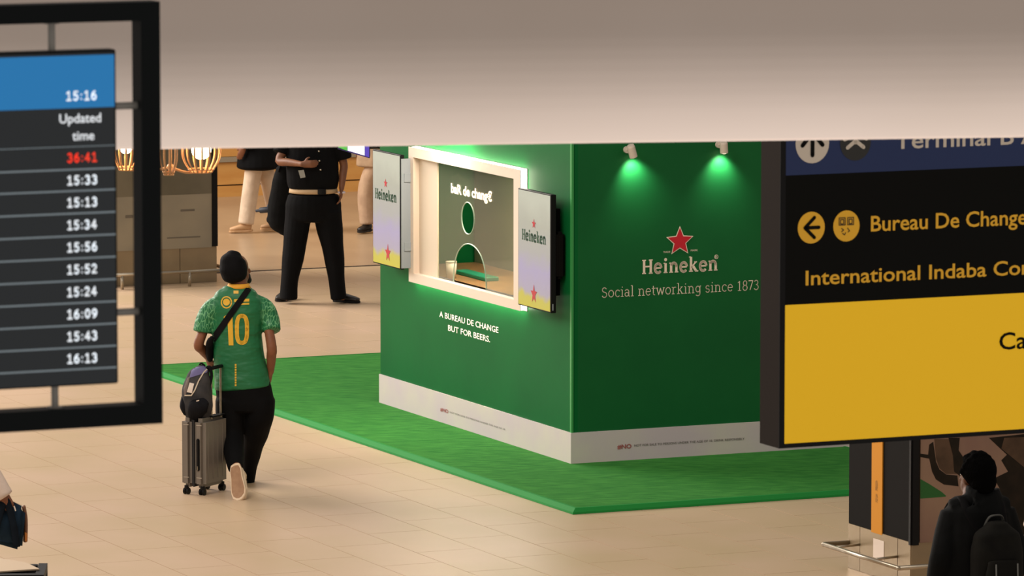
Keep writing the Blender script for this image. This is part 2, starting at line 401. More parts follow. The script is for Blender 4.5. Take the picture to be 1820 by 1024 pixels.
bm = B(); kb(bm, (strip_s + .03, strip_s + 16), (-9, 12), (-0.06, 0)); o = obj('floor', bm, T['far_floor'], origin=K0); tag(o, kind='structure')
bm = B(); kb(bm, (strip_s, strip_s + .03), (-9, 12), (-0.01, 0.006)); o = obj('trim_1', bm, T['joint'], origin=K0); tag(o, kind='structure')

# ---- far wall of honey-coloured boards
sW = suv(on_z(405, 350))[0]
bm = B(); kb(bm, (sW + .04, sW + .3), (-7, 9), (0, 3.6)); wb = obj('wall_back', bm, T['joint'], origin=K0); tag(wb, kind='structure')
for z0, z1, m in ((0, .125, 'wood_wall'), (.14, .395, 'wood_wall'), (.46, .80, 'wood_wall'), (.815, 1.2, 'wood_wall'), (1.215, 2.0, 'wood_wall')):
    bm = B(); kb(bm, (sW, sW + .04), (-6.9, 8.9), (z0, z1)); obj('plank', bm, T[m], wb)
bm = B(); kb(bm, (sW - .03, sW + .04), (-6.9, 8.9), (.40, .455)); obj('rail', bm, T['concrete'], wb, label='grey rail along the boards')

# ---- bulkhead: long plastered beam edge across the top of the view
zb = on_y(910, 254, 20).z
Lb, Rb = on_z(290, 265.5, zb), on_z(1820, 244.5, zb); bd = (Rb - Lb).normalized(); bn = Vector((bd.y, -bd.x, 0))  # bn towards the camera
prof = [(0, 0)] + [(-.42 * (1 - math.cos(math.radians(a))), .10 + .50 * math.sin(math.radians(a))) for a in range(0, 81, 5)] + [(-.45, 1.6), (-.9, 1.6), (-.9, 0)]  # face leans back upwards, shaped so the light on it fades
def beam(a, b, pr):
    bm = B(); r = [[bm.verts.new(p + bn * x + Z * z) for x, z in pr] for p in (a, b)]
    n = len(pr)
    for i in range(n): bm.faces.new((r[0][i], r[0][(i + 1) % n], r[1][(i + 1) % n], r[1][i]))
    bm.faces.new(r[0]); bm.faces.new(r[1][::-1]); return bm
bm = beam(Lb - bd * 4, Rb + bd * 4, prof); bmesh.ops.bevel(bm, geom=[e for e in bm.edges if e.calc_length() > 3], offset=.008, segments=2, affect='EDGES')
cdir = (Z * .45 - bn * .34).normalized()
bulk_fill = area('bulkhead_fill_strip', (Lb + Rb) / 2 + bn * .34 - Z * .34, (Lb + Rb) / 2 + Z * .12, 9.0, .12, 21.5, (1.0, .92, .87))  # unseen strip added below the edge to brighten the lower bulkhead
bulk_fill.rotation_euler = fr((0, 0, 0), bd, (-cdir).cross(bd)).to_euler()
o = obj('wall_bulkhead', bm, T['bulk'], origin=Lb, smooth=False); tag(o, kind='structure')
for p_ in o.data.polygons: p_.use_smooth = True
o.data.set_sharp_from_angle(angle=R(30))

# ================================================================== GREEN CARPET
CT = 0.04
back_s = cs[0][0]
pts = [uvz(cs[0][0], cs[0][1], 0), uvz(cs[1][0], cs[1][1], 0), uvz(cs[1][0], cs[2][1], 0), uvz(back_s, cs[2][1], 0)]
ct = thing('event_carpet', 'raised bright green carpet base spread under the green stand', 'carpet', uvz(1.5, 1, 0))
def ins(k, z):
    return [uvz(cs[0][0] - k, cs[0][1] + k, z), uvz(cs[1][0] + k, cs[1][1] + k, z), uvz(cs[1][0] + k, cs[2][1] - k, z), uvz(back_s - k, cs[2][1] - k, z)]
bm = B(); prism(bm, ins(.045, 0.001), Z, CT - .001); obj('carpet_pile', bm, T['carpet'], ct)
bm = B(); rings = [[bm.verts.new(p) for p in ins(*q)] for q in ((0, 0.001), (0.004, .016), (.035, CT + .002), (.055, CT + .003), (.055, 0.001))]
for a, b in zip(rings, rings[1:]):
    for i in range(4): bm.faces.new((a[i], a[(i + 1) % 4], b[(i + 1) % 4], b[i]))
obj('edging', bm, T['carpet_edge'], ct)

# ================================================================== GREEN STAND
sL = hl(676.5, 690)[0]                                                       # wall length along U
WR = hr(1556, 800)[1]                                                                    # wall length along V
H0, H1, ZS = CT, 2.9, hr(1016, 769.5)[2]
st = thing('promotional_stand', 'dark green promotional booth with white plinth, red star and lit service window', 'stand', uvz(sL / 2, WR / 2, CT))
W = {k: hl(px, py, .06) for k, (px, py) in dict(tl=(727, 257), tr=(925, 305.7), br=(925, 554), bl=(727, 499)).items()}
O = {k: hl(px, py, .06) for k, (px, py) in dict(tl=(735, 275.5), tr=(913.4, 322), br=(913.6, 533.6), bl=(735.7, 485)).items()}
ws0, ws1 = (W['tr'][0] + W['br'][0]) / 2, (W['tl'][0] + W['bl'][0]) / 2; wz0, wz1 = (W['bl'][2] + W['br'][2]) / 2, (W['tl'][2] + W['tr'][2]) / 2
os0, os1 = (O['tr'][0] + O['br'][0]) / 2, (O['tl'][0] + O['bl'][0]) / 2; oz0, oz1 = (O['bl'][2] + O['br'][2]) / 2, (O['tl'][2] + O['tr'][2]) / 2
print('window', ws0, ws1, wz0, wz1, 'open', os0, os1, oz0, oz1, 'sL', sL, 'ZS', ZS)
t = .05
bm = B()
kb(bm, (0, os0), (0, t), (ZS, H1)); kb(bm, (os1, sL), (0, t), (ZS, H1)); kb(bm, (os0, os1), (0, t), (ZS, oz0)); kb(bm, (os0, os1), (0, t), (oz1, H1))
obj('window_wall', bm, T['green_wall'], st)
bm = B(); kb(bm, (0, t), (t, WR), (ZS, H1)); obj('logo_wall', bm, T['logo_green'], st)
bm = B(); kb(bm, (t, sL - t), (WR - t, WR), (ZS, H1)); obj('side_wall', bm, T['green_wall'], st)
bm = B(); kb(bm, (sL - t, sL), (t, WR), (ZS, H1)); obj('rear_wall', bm, T['green_wall'], st)
bm = B(); kb(bm, (-.01, sL + .01), (-.01, WR + .01), (H1, H1 + .05)); obj('roof_panel', bm, T['green_wall'], st)
bm = B(); kb(bm, (-.006, .02), (-.006, .0), (ZS, H1)); kb(bm, (-.006, 0), (0, .012), (ZS, H1)); obj('corner_trim', bm, T['green_trim'], st)
bm = B(); kb(bm, (-.012, sL + .005), (-.012, .03), (H0, ZS)); obj('plinth', bm, T['strip'], st)
bm = B(); kb(bm, (-.012, .03), (.03, WR + .01), (H0, ZS)); obj('plinth', bm, T['strip'], st)
# interior seen through the window
bm = B(); kb(bm, (.25, sL - .1), (.80, .84), (ZS, 2.6)); obj('inner_wall', bm, T['inner'], st)
for s0, wd in ((os0 + .05, .18), (os0 + .34, .05), (os0 + .46, .04), (os0 + .95, .03)):
    bm = B(); kb(bm, (s0, s0 + wd), (.765, .80), (oz0 + .15, 2.5)); obj('inner_panel', bm, T['inner_dark'], st)
bm = B(); kb(bm, (os0 - .15, sL - .12), (.06, .80), (oz0 - .08, oz0 - .02)); obj('counter', bm, T['counter'], st)
# lit window surround
fw_ = T['frame']
def ring_box(bm, s, z, si, zi, v):
    kb(bm, (s[0], si[0]), v, z); kb(bm, (si[1], s[1]), v, z); kb(bm, si, v, (z[0], zi[0])); kb(bm, si, v, (zi[1], z[1]))
bm = B(); ring_box(bm, (ws0, ws1), (wz0, wz1), (os0, os1), (oz0, oz1), (-.064, -.058)); sf = obj('window_surround', bm, T['frame'], st)
bm = B(); ring_box(bm, (ws0 + .004, ws1 - .004), (wz0 + .004, wz1 - .004), (ws0 + .03, ws1 - .03), (wz0 + .03, wz1 - .03), (-.058, -.006)); obj('light_strip', bm, T['led'], sf)
bm = B(); ring_box(bm, (ws0 - .006, ws1 + .006), (wz0 - .006, wz1 + .006), (os0, os1), (oz0, oz1), (-.006, 0)); obj('back_plate', bm, T['alu'], sf)
bm = B(); ring_box(bm, (os0 - .012, os1 + .012), (oz0 - .012, oz1 + .012), (os0, os1), (oz0, oz1), (-.058, .05)); obj('window_reveal', bm, T['frame'], sf)
gx = hl(780, 380, 0)[0]
bm = B(); kb(bm, (gx, os1), (-.012, 0), (oz0, oz1)); obj('frosted_panel', bm, T['inner_light'], st)
# glass with a round and an arched opening
cs_, cz_ = hl(833.5, 388)[0], hl(833.5, 388)[2]
rr = abs(hl(823, 388)[0] - hl(845.5, 388)[0]) / 2
as0, as1 = hl(866, 500)[0], hl(808, 500)[0]; az1 = hl(836, 434)[2]
gm = B()
def hole(pts2, outer):                                                       # face with holes via triangle_fill
    es = []
    for loop in [outer] + pts2:
        vs = [gm.verts.new(uvz(a, -.008, b)) for a, b in loop]
        es += [gm.edges.new((vs[i], vs[(i + 1) % len(vs)])) for i in range(len(vs))]
    bmesh.ops.triangle_fill(gm, edges=es, use_beauty=True)
circ = [(cs_ + rr * math.cos(2 * math.pi * i / 28), cz_ + rr * 1.0 * math.sin(2 * math.pi * i / 28)) for i in range(28)]
ac, ar = (as0 + as1) / 2, (as1 - as0) / 2; ah = az1 - oz0 - .002
arch = [(ac + ar * math.cos(math.pi * i / 24), oz0 + .004 + ah * math.sin(math.pi * i / 24) ** .8) for i in range(25)]
hole([circ, arch], [(os0, oz0), (gx, oz0), (gx, oz1), (os0, oz1)])
obj('window_pane', gm, T['glass'], st)
def tube_loop(pts2, r, closed=True):
    bm = B(); P = [uvz(a, -.008, b) for a, b in pts2]
    if closed: P.append(P[0])
    for a, b in zip(P, P[1:]): rod(bm, a, b, r, 6)
    return bm
obj('opening_rim', tube_loop(circ, .005), T['ring'], st); obj('opening_rim', tube_loop(arch, .005, False), T['ring'], st)
# lettering on the window wall
nU = -U
def ltext(name, s, m, pl, pr, cap, p=0.0, slab=None, bold=0.0, parent=None, off=.003):
    a, b = hl(*pl, p), hl(*pr, p); z = (a[2] + b[2]) / 2
    return text(name, s, m, parent or st, uvz(a[0], -p, z), nU, abs(a[0] - b[0]), cap / 238, bold, off, slab=slab)
def rtext(name, s, m, pl, pr, cap, p=0.0, slab=None, bold=0.0, off=.003):
    a, b = hr(*pl, p), hr(*pr, p); z = (a[2] + b[2]) / 2
    return text(name, s, m, st, uvz(-p, a[1], z), V, abs(a[1] - b[1]), cap / 238, bold, off, slab=slab)
ltext('lettering', 'A BUREAU DE CHANGE', T['white_lit'], (781.5, 563), (886.5, 592), 11.5, bold=.012)
ltext('lettering', 'BUT FOR BEERS.', T['white_lit'], (797, 588), (871.5, 608), 11.5, bold=.012)
ltext('lettering', 'baR de chang\u20ac', T['white_lit'], (802, 341), (875, 359), 18, p=.012, bold=.04)
ltext('small_print', '#NO', T['red_text'], (783, 730), (797, 735), 7, p=.012, bold=.02)
ltext('small_print', 'NOT FOR SALE TO PERSONS UNDER THE AGE OF 18', T['grey_text'], (800, 735), (898, 764), 3.4, p=.012)
# logo wall
def star(name, c, r, m, parent, x, off, sy=1.0, inner=.40):
    bm = star_bm(r, inner); bm.transform(Matrix.Diagonal((1, sy, 1, 1))); return letter(name, bm, m, parent, c, x, Z, off)
a = hr(1208, 429); c0 = uvz(0, a[1], a[2])
star('star_outline', c0, .122, T['white_text'], st, V, .003, .98, .46); star('red_star', c0 - Z * 0, .108, T['red'], st, V, .0045, .98, .44)
rtext('logo_lettering', 'Heineken', T['white_text'], (1141, 487.5), (1275, 480), 25.5, slab=(.135, .075, .055))
rtext('slogan', 'Social networking since 1873', T['white_text'], (1069.5, 530), (1348, 514.5), 18.5, slab=(.062, .045, .04))
rtext('small_lettering', 'TRADE', T['white_text'], (1178.5, 450), (1191, 449), 3.6); rtext('small_lettering', 'MARK', T['white_text'], (1227.5, 447), (1240, 446), 3.6)
a = hr(1272.8, 456.5); letter('registered_mark', disc_bm(.017, 20, .0135), T['white_text'], st, uvz(0, a[1], a[2]), V, Z, .003)
rtext('registered_mark', 'R', T['white_text'], (1270.6, 459.5), (1275.2, 459.3), 5.6)
rtext('small_print', '#NO', T['red_text'], (1097, 798), (1122, 796.5), 8, p=.012, bold=.03)
rtext('small_print', 'NOT FOR SALE TO PERSONS UNDER THE AGE OF 18. DRINK RESPONSIBLY', T['grey_text'], (1127, 793.5), (1323, 782), 4.2, p=.012, bold=.01)
area('booth_interior_fill', uvz((os0 + os1) / 2, .42, 2.5), uvz((os0 + os1) / 2 + .2, .5, 0), 1.6, .5, 80, (1, .88, .7))  # unseen fill added to lift the dark booth interior
# white cup on the inner counter
a = hl(798, 478, -.12)
bm = B(); c = uvz(a[0], .14, oz0 - .02)
tube(bm, [c + Z * .001, c + Z * .13], [.036, .045], n=16, sub=2, cap=False); tube(bm, [c + Z * .131, c + Z * .142], [.047, .044], n=16, sub=1, cap=False)
o = obj('takeaway_cup', bm, T['lamp_white'], smooth=True, origin=c); tag(o, 'white lidded cup standing on the counter inside the booth window', 'cup')

a1, a2 = hl(858, 497, -.30), hl(812, 484, -.30); c = uvz((a1[0] + a2[0]) / 2, .36, oz0 - .018)
bm = B(); kb(bm, (a1[0] - .05, a2[0] + .05), (.30, .42), (oz0 - .0195, oz0 + .012)); o = obj('bar_mat', bevel(bm, .005, 1), mat('teal_rubber', (20, 120, 84), .6), origin=c); tag(o, 'teal green bar mat lying on the brown counter inside the booth window', 'mat')
# two wall spots on the logo wall
def wall_spot(base, head0, head1, label, power):
    a = hr(*base); p = uvz(0, a[1], a[2])
    r = thing('wall_spotlight', label, 'spotlight', p, group='spotlights on the logo wall')
    bm = B(); prism(bm, [p + V * .026 * math.cos(i * .3927) + Z * .026 * math.sin(i * .3927) for i in range(16)], -U, .022); obj('mount', bm, T['lamp_white'], r)
    h0 = on_plane(*head0, K0 - U * .10, U); h1 = on_plane(*head1, K0 - U * .085, U)
    bm = B(); rod(bm, p - U * .02, h0 - (h0 - h1) * .3, .008, 8); obj('arm', bm, T['lamp_white'], r)
    d = (h1 - h0).normalized()
    bm = B(); tube(bm, [h0, h0 + (h1 - h0) * .15, h1], [.026, .031, .031], n=20, sub=1, cap=False); obj('lamp_head', bm, T['lamp_white'], r, smooth=False)
    bm = B(); tube(bm, [h1 - d * .004, h1 + d * .002], [.026, .026], n=20, sub=1, cap=False); obj('lens', bm, T['lamp_face'], r)
    L = spot('wall_spotlight_beam', h1 + d * .02, h1 + d * .5 + U * .20 - V * .06, power, (1.0, .88, .74), 104, .9, .02)
    return r
wall_spot((1113, 266), (1120.5, 258), (1126, 279), 'white wall spotlight nearer the corner of the green stand', 13)
wall_spot((1276.5, 257), (1286, 252), (1287, 271.5), 'white wall spotlight farther right, above the end of the logo wall', 13)

# portrait screens on the window wall
def tv_mat(name, z0, z1):
    m = bpy.data.materials.new(name); m.use_nodes = True; nt = m.node_tree; N = nt.nodes; L = nt.links; b = N['Principled BSDF']
    g = N.new('ShaderNodeNewGeometry'); sx = N.new('ShaderNodeSeparateXYZ'); mr = N.new('ShaderNodeMapRange')
    mr.inputs[1].default_value = z0; mr.inputs[2].default_value = z1
    nz = N.new('ShaderNodeTexNoise'); nz.inputs['Scale'].default_value = 7; nz.inputs['Detail'].default_value = 1
    ad = N.new('ShaderNodeMath'); ad.operation = 'MULTIPLY_ADD'; ad.inputs[1].default_value = .16; 
    L.new(g.outputs['Position'], sx.inputs[0]); L.new(g.outputs['Position'], nz.inputs['Vector']); L.new(sx.outputs[2], mr.inputs[0]); L.new(nz.outputs['Fac'], ad.inputs[0]); L.new(mr.outputs[0], ad.inputs[2])
    r = N.new('ShaderNodeValToRGB'); e = r.color_ramp.elements
    e[0].position = 0; e[0].color = (*lin((176, 170, 36)), 1); e[1].position = 1; e[1].color = (*lin((166, 176, 168)), 1)
    for p, c in ((.17, (170, 168, 70)), (.23, (148, 146, 168)), (.40, (146, 144, 180)), (.55, (148, 154, 158)), (.8, (152, 160, 154))):
        x = e.new(p); x.color = (*lin(c), 1)
    L.new(ad.outputs[0], r.inputs[0]); L.new(r.outputs[0], b.inputs['Base Color']); L.new(r.outputs[0], b.inputs['Emission Color'])
    b.inputs['Emission Strength'].default_value = .16; b.inputs['Roughness'].default_value = .3
    return m
def tv(tl, tr, br, bl, label, p, dep, side, st1, st2, wl, wr, wy):
    q = [hl(*x, p) for x in (tl, tr, br, bl)]
    s0, s1 = (q[1][0] + q[2][0]) / 2, (q[0][0] + q[3][0]) / 2; z0, z1 = (q[2][2] + q[3][2]) / 2, (q[0][2] + q[1][2]) / 2
    r = thing('display_screen', label, 'screen', uvz((s0 + s1) / 2, -p + dep, z0), group='screens beside the service window')
    bm = B(); kb(bm, (s0, s1), (-p, -p + dep), (z0, z1)); obj('housing', bevel(bm, .004, 1), T['black'], r)
    bm = B(); kb(bm, (s0 + .012, s1 - .012), (-p - .002, -p + .002), (z0 + .010, z1 - .010)); obj('display', bm, tv_mat('screen_artwork', z0, z1), r)
    bm = B()
    for sx in (s0 + .10, s1 - .14): kb(bm, (sx, sx + .04), (-p + dep, -.004), (z0 + .12, z1 - .12))
    kb(bm, (s0 + .05, s1 - .05), (-p + dep + .012, -.001), (z0 + .38, z0 + .50))
    if side: kb(bm, (s0 - .004, s0 + .004), (-p + .006, -.02), (z0 + .01, z1 - .03)); kb(bm, (s0 - .012, s0 + .004), (-p + .03, -.0), (z0 + .15, z0 + .22)); kb(bm, (s0 - .012, s0 + .004), (-p + .03, -.0), (z1 - .22, z1 - .15))
    obj('wall_bracket', bm, T['bracket'] if side else T['black_matte'], r)
    if not side:
        bm = B(); kb(bm, (s0 - .02, s1 - .2), (-p + dep, -.012), (z0 + .26, z0 + .62)); obj('equipment_box', bevel(bm, .02, 2), T['black_matte'], r)
        bm = B(); kb(bm, (s0 - .003, s0 + .001), (-p + .012, -p + .02), (z0 + .02, z0 + .07)); obj('sticker', bm, T['bracket'], r)
    for (x, y), rad in ((st1, .040), (st2, .062)):
        a = hl(x, y, p)
        star('star', uvz(a[0], -p, a[2]), rad, T['tv_red'], r, nU, .004, 1.0 if rad < .05 else 1.25)
    a, b = hl(wl, wy[0], p), hl(wr, wy[1], p)
    text('logo_lettering', 'Heineken', T['tv_green'], r, uvz(a[0], -p, (a[2] + b[2]) / 2), nU, abs(a[0] - b[0]), 19 / 238, slab=(.15, .09, .07), off=.004)
    return r
tv((660, 264.6), (709.5, 275.6), (714, 480.5), (665, 466.6), 'tall silver advertising screen on the left side of the service window', .15, .035, True, (686, 326), (690, 450), 667.5, 705, (353, 359))
tv((920.5, 334), (978.8, 346), (979.5, 557), (921, 541.8), 'tall silver advertising screen on the right side of the service window', .125, .045, False, (949.5, 398), (949.5, 523), 928.5, 970.5, (426, 434))

# lit display of a neighbouring stand, on a bracket behind the green stand
D = 50.5
q = [on_y(592, 244, D), on_y(660, 244, D), on_y(655, 276, D), on_y(600, 262, D)]
r = thing('light_box_display', 'lit white and violet display box above the walkway beyond the left screen', 'screen', on_y(628, 270, D))
o = on_y(600, 266, D); ax = (on_y(657, 279, D) - o); ax.z = 0
ex = ax.normalized(); ey = Vector((-ex.y, ex.x, 0))
wdt = ax.length
bm = B(); hexa(bm, [on_y(600, 265, D), on_y(657, 281.5, D), on_y(657, 281.5, D) + Vector((0, .25, 0)), on_y(600, 265, D) + Vector((0, .25, 0)),
                    on_y(600, 200, D), on_y(657, 200, D), on_y(657, 200, D) + Vector((0, .25, 0)), on_y(600, 200, D) + Vector((0, .25, 0))]); obj('housing', bm, mat('violet_plastic', (66, 50, 120), .4), r)
for x0, x1, y0, y1, m in ((601, 617, 262, 268, mat('lit_green_panel', (90, 190, 80), .4, emit=.5)), (618, 648, 267.5, 276.5, mat('lit_white_panel', (245, 240, 255), .4, emit=1.2)), (649, 656, 277.5, 279.5, mat('lit_violet_panel', (90, 70, 190), .4, emit=.5))):
    a, b = on_y(x0, y0, D - .01), on_y(x1, y1, D - .01)
    bm = B(); hexa(bm, [a, b, b + Vector((0, .02, 0)), a + Vector((0, .02, 0))] + [v + Z * .3 for v in (a, b, b + Vector((0, .02, 0)), a + Vector((0, .02, 0)))]); obj('lit_panel', bm, m, r)
bm = B(); q0 = on_y(650, 262, D) + Vector((0, .12, 0)); q1 = on_y(692, 262, D) + Vector((0, .12, 0)); rod(bm, q0, q1, .025); rod(bm, q1, Vector((q1.x, q1.y, 0)), .03); obj('pole', bm, T['black'], r)

# ================================================================== ADVERTISING COLUMNS
def rail_path(bm, pts, r=.016):
    tube(bm, pts, [r] * len(pts), n=12, sub=1, cap=False)
    for p in pts[1:-1]: ball(bm, p, r * 1.02, seg=12)
    return bm
# right column
A = on_z(1508, 1009); As, Av, _ = suv(A); sC = As - 0; 
s_c = None
C = on_plane(1620, 964, A, V); Cs = suv(C)[0]; zB = C.z                       # bottom of the cladding at the near corner
colR = thing('advertising_column', 'black clad column with amber stripe and pink poster, steel base with bumper rail', 'column', A)
W2, HC = 1.30, 3.4
bm = B(); kb(bm, (Cs + .004, As), (Av + .004, Av + W2), (.004, zB)); obj('base_core', bm, T['joint'], colR)
jx = [Cs] + [suv(on_plane(x, 985, A, V))[0] for x in (1597, 1529.5)] + [As]
for a, b in zip(jx, jx[1:]):
    bm = B(); kb(bm, (a + .003, b - .003), (Av - .006, Av + .008), (.002, zB - .002)); obj('steel_panel', bm, T['steel_panel'], colR)
for k in range(3):
    bm = B(); kb(bm, (Cs - .006, Cs + .008), (Av + k * .435, Av + k * .435 + .43), (.002, zB - .002)); obj('steel_panel', bm, T['steel_panel'], colR)
bm = B(); kb(bm, (Cs, As), (Av, Av + W2), (zB, HC)); obj('cladding', bm, T['black_matte'], colR)
am = [suv(on_plane(x, 900, A, V))[0] for x in (1550.5, 1569.5)]
bm = B(); kb(bm, (am[1], am[0]), (Av - .008, Av), (zB - .012, HC)); obj('amber_stripe', bm, T['amber_strip'], colR)
bm = B(); kb(bm, (Cs - .006, Cs + .02), (Av - .012, Av), (zB - .02, HC)); kb(bm, (Cs - .02, Cs), (Av, Av + .045), (zB - .02, HC)); obj('black_edge', bm, T['black'], colR)
nt_ = [suv(on_plane(x, 970, A, V)) for x in (1554, 1573)]
bm = B(); kb(bm, (nt_[1][0], nt_[0][0]), (Av - .009, Av - .006), (zB * .42, zB - .05)); obj('paper_notice', bm, T['lamp_white'], colR)
bm = lines_bm([[(random.uniform(-.005, .005) + x * .012, y + random.uniform(0, .006)) for y in (j * .010, j * .010 + .005)] for x in (-1, 0, 1) for j in list(range(0, 6)) + list(range(8, 15))], .003)
a = suv(on_plane(1560, 893, A, V)); letter('stripe_print', bm, T['joint'], colR, uvz(a[0], Av - .008, a[2]), nU, Z, .002)
# poster: blurred photo print in flat colour shapes
PP = uvz(Cs, Av, 0); hp = lambda x, y: suv(on_plane(x, y, PP, U))
pv0, pv1 = hp(1634, 880)[1], Av + W2 - .02
bm = B(); kb(bm, (Cs - .012, Cs), (pv0, pv1), (zB - .006, HC - .02)); po = obj('poster', bm, mat('poster_pink_beige', (150, 122, 100), .4, c2=(134, 104, 90), scale=2.2, stretch=(1, 1, .6)), colR)
def pshape(pts, m, off):
    bm = B(); v = [bm.verts.new(Vector((0, 0, 0)) + uvz(Cs - .012 - off, hp(x, y)[1], hp(x, y)[2])) for x, y in pts]; bm.faces.new(v)
    me = bpy.data.meshes.new('print'); bm.to_mesh(me); bm.free(); return obj('poster_print', me, m, po)
pdk = mat('poster_dark_umber', (34, 30, 24), .5, c2=(46, 38, 30), scale=9, spec=.1); pbr = mat('poster_brown', (74, 60, 48), .5, c2=(98, 78, 62), scale=6, spec=.1); pgn = mat('poster_green', (22, 96, 30), .4)
pshape([(1634, 851), (1650, 860), (1672, 874), (1680, 881), (1679, 882.5), (1634, 886)], pgn, .001)
pshape([(1657, 785), (1662, 820), (1668, 834), (1680, 843), (1700, 845), (1702, 864), (1676, 861), (1662, 852), (1655, 838), (1650, 815), (1634, 812), (1634, 806), (1648, 808), (1650, 790)], pdk, .001)
pshape([(1659, 780), (1684, 780), (1690, 800), (1700, 842), (1680, 842), (1668, 832), (1662, 815)], pbr, .002)
pshape([(1684, 778), (1704, 778), (1702, 800), (1712, 815), (1720, 830), (1705, 846), (1694, 838), (1692, 810)], pdk, .003)
pshape([(1756, 778), (1830, 770), (1830, 960), (1800, 935), (1790, 905), (1772, 898), (1766, 880), (1775, 868), (1765, 850), (1790, 838), (1778, 818), (1788, 808), (1774, 795)], pdk, .001)
pshape([(1783, 778), (1830, 776), (1830, 840), (1800, 815), (1778, 797)], pbr, .002)
# bumper rail
ro, rz = .20, hl(1508, 963)[2]
rz = on_plane(1508, 963.5, A, V).z
bm = B(); rail_path(bm, [uvz(As - .02, Av + .0, rz), uvz(As - .02, Av - ro, rz), uvz(Cs - ro, Av - ro, rz), uvz(Cs - ro, Av + W2, rz), uvz(Cs, Av + W2, rz)])
obj('bumper_rail', bm, T['steel'], colR, smooth=True)
bm = B()
for s_ in (jx[1], jx[2]): rod(bm, uvz(s_, Av + .002, rz + .01), uvz(s_, Av - ro, rz), .009)
obj('rail_bracket', bm, T['steel'], colR, smooth=True)

# left column, behind the hanging lamps
G = on_z(385, 500.7); Gs, Gv, _ = suv(G); WL = 1.35
zc = on_plane(385, 437, G, U).z
colL = thing('advertising_column', 'grey poster column with steel base and rail, seen behind the wooden lamps', 'column', G)
bm = B(); kb(bm, (Gs + .004, Gs + 1.2), (Gv - WL + .004, Gv - .004), (.004, zc)); obj('base_core', bm, T['joint'], colL)
jv = suv(on_plane(319.5, 470, G, U))[1]
for a, b in ((Gv - WL, jv - .44), (jv - .437, jv - .003), (jv + .003, Gv)):
    bm = B(); kb(bm, (Gs - .006, Gs + .008), (a, b), (.002, zc - .004)); obj('steel_panel', bm, T['steel_panel'], colL)
for k in range(2):
    bm = B(); kb(bm, (Gs + .01 + k * .6, Gs + .6 + k * .6), (Gv - .008, Gv + .004), (.002, zc - .004)); obj('steel_panel', bm, T['steel_panel'], colL)
bm = B(); kb(bm, (Gs, Gs + 1.2), (Gv - WL, Gv), (zc, 3.4)); obj('cladding', bm, T['black_matte'], colL)
ev = suv(on_plane(375.5, 380, G, U))[1]
bm = B(); kb(bm, (Gs - .03, Gs), (ev, Gv + .004), (zc, 3.4)); obj('black_edge', bm, T['black'], colL)
bm = B(); kb(bm, (Gs - .014, Gs), (Gv - WL + .03, ev), (zc - .01, 3.38)); pl_ = obj('poster', bm, T['poster'], colL)
zt = on_plane(340, 345, G, U).z
bm = B(); kb(bm, (Gs - .016, Gs - .013), (Gv - WL + .03, ev), (zt, 3.38)); obj('poster_print', bm, mat('poster_dark_grey', (112, 104, 86), .35, c2=(96, 90, 74), scale=2), pl_)
for x0, x1, y, h in ((296, 355, 423, .012), (320, 345, 374, .02), (222, 236, 385, .03)):
    a, b = suv(on_plane(x0, y, G, U)), suv(on_plane(x1, y - 3, G, U))
    bm = B(); kb(bm, (Gs - .0165, Gs - .0135), (a[1], b[1]), (a[2] - h / 2, a[2] + h / 2)); obj('poster_print', bm, mat('poster_line', (104, 96, 84), .4), pl_)
rg = on_z(337, 509); rs, rv, _ = suv(rg); rz2 = on_y(337, 483, rg.y).z
bm = B(); rail_path(bm, [uvz(rs, Gv - WL - .1, rz2), uvz(rs, Gv + .05, rz2), uvz(Gs + .9, Gv + .05, rz2)], .018); rod(bm, uvz(rs, rv, 0), uvz(rs, rv, rz2), .016); rod(bm, uvz(rs, rv - .7, 0), uvz(rs, rv - .7, rz2), .016)
rod(bm, uvz(Gs + .6, Gv + .05, 0), uvz(Gs + .6, Gv + .05, rz2), .016)
obj('bumper_rail', bm, T['steel'], colL, smooth=True)

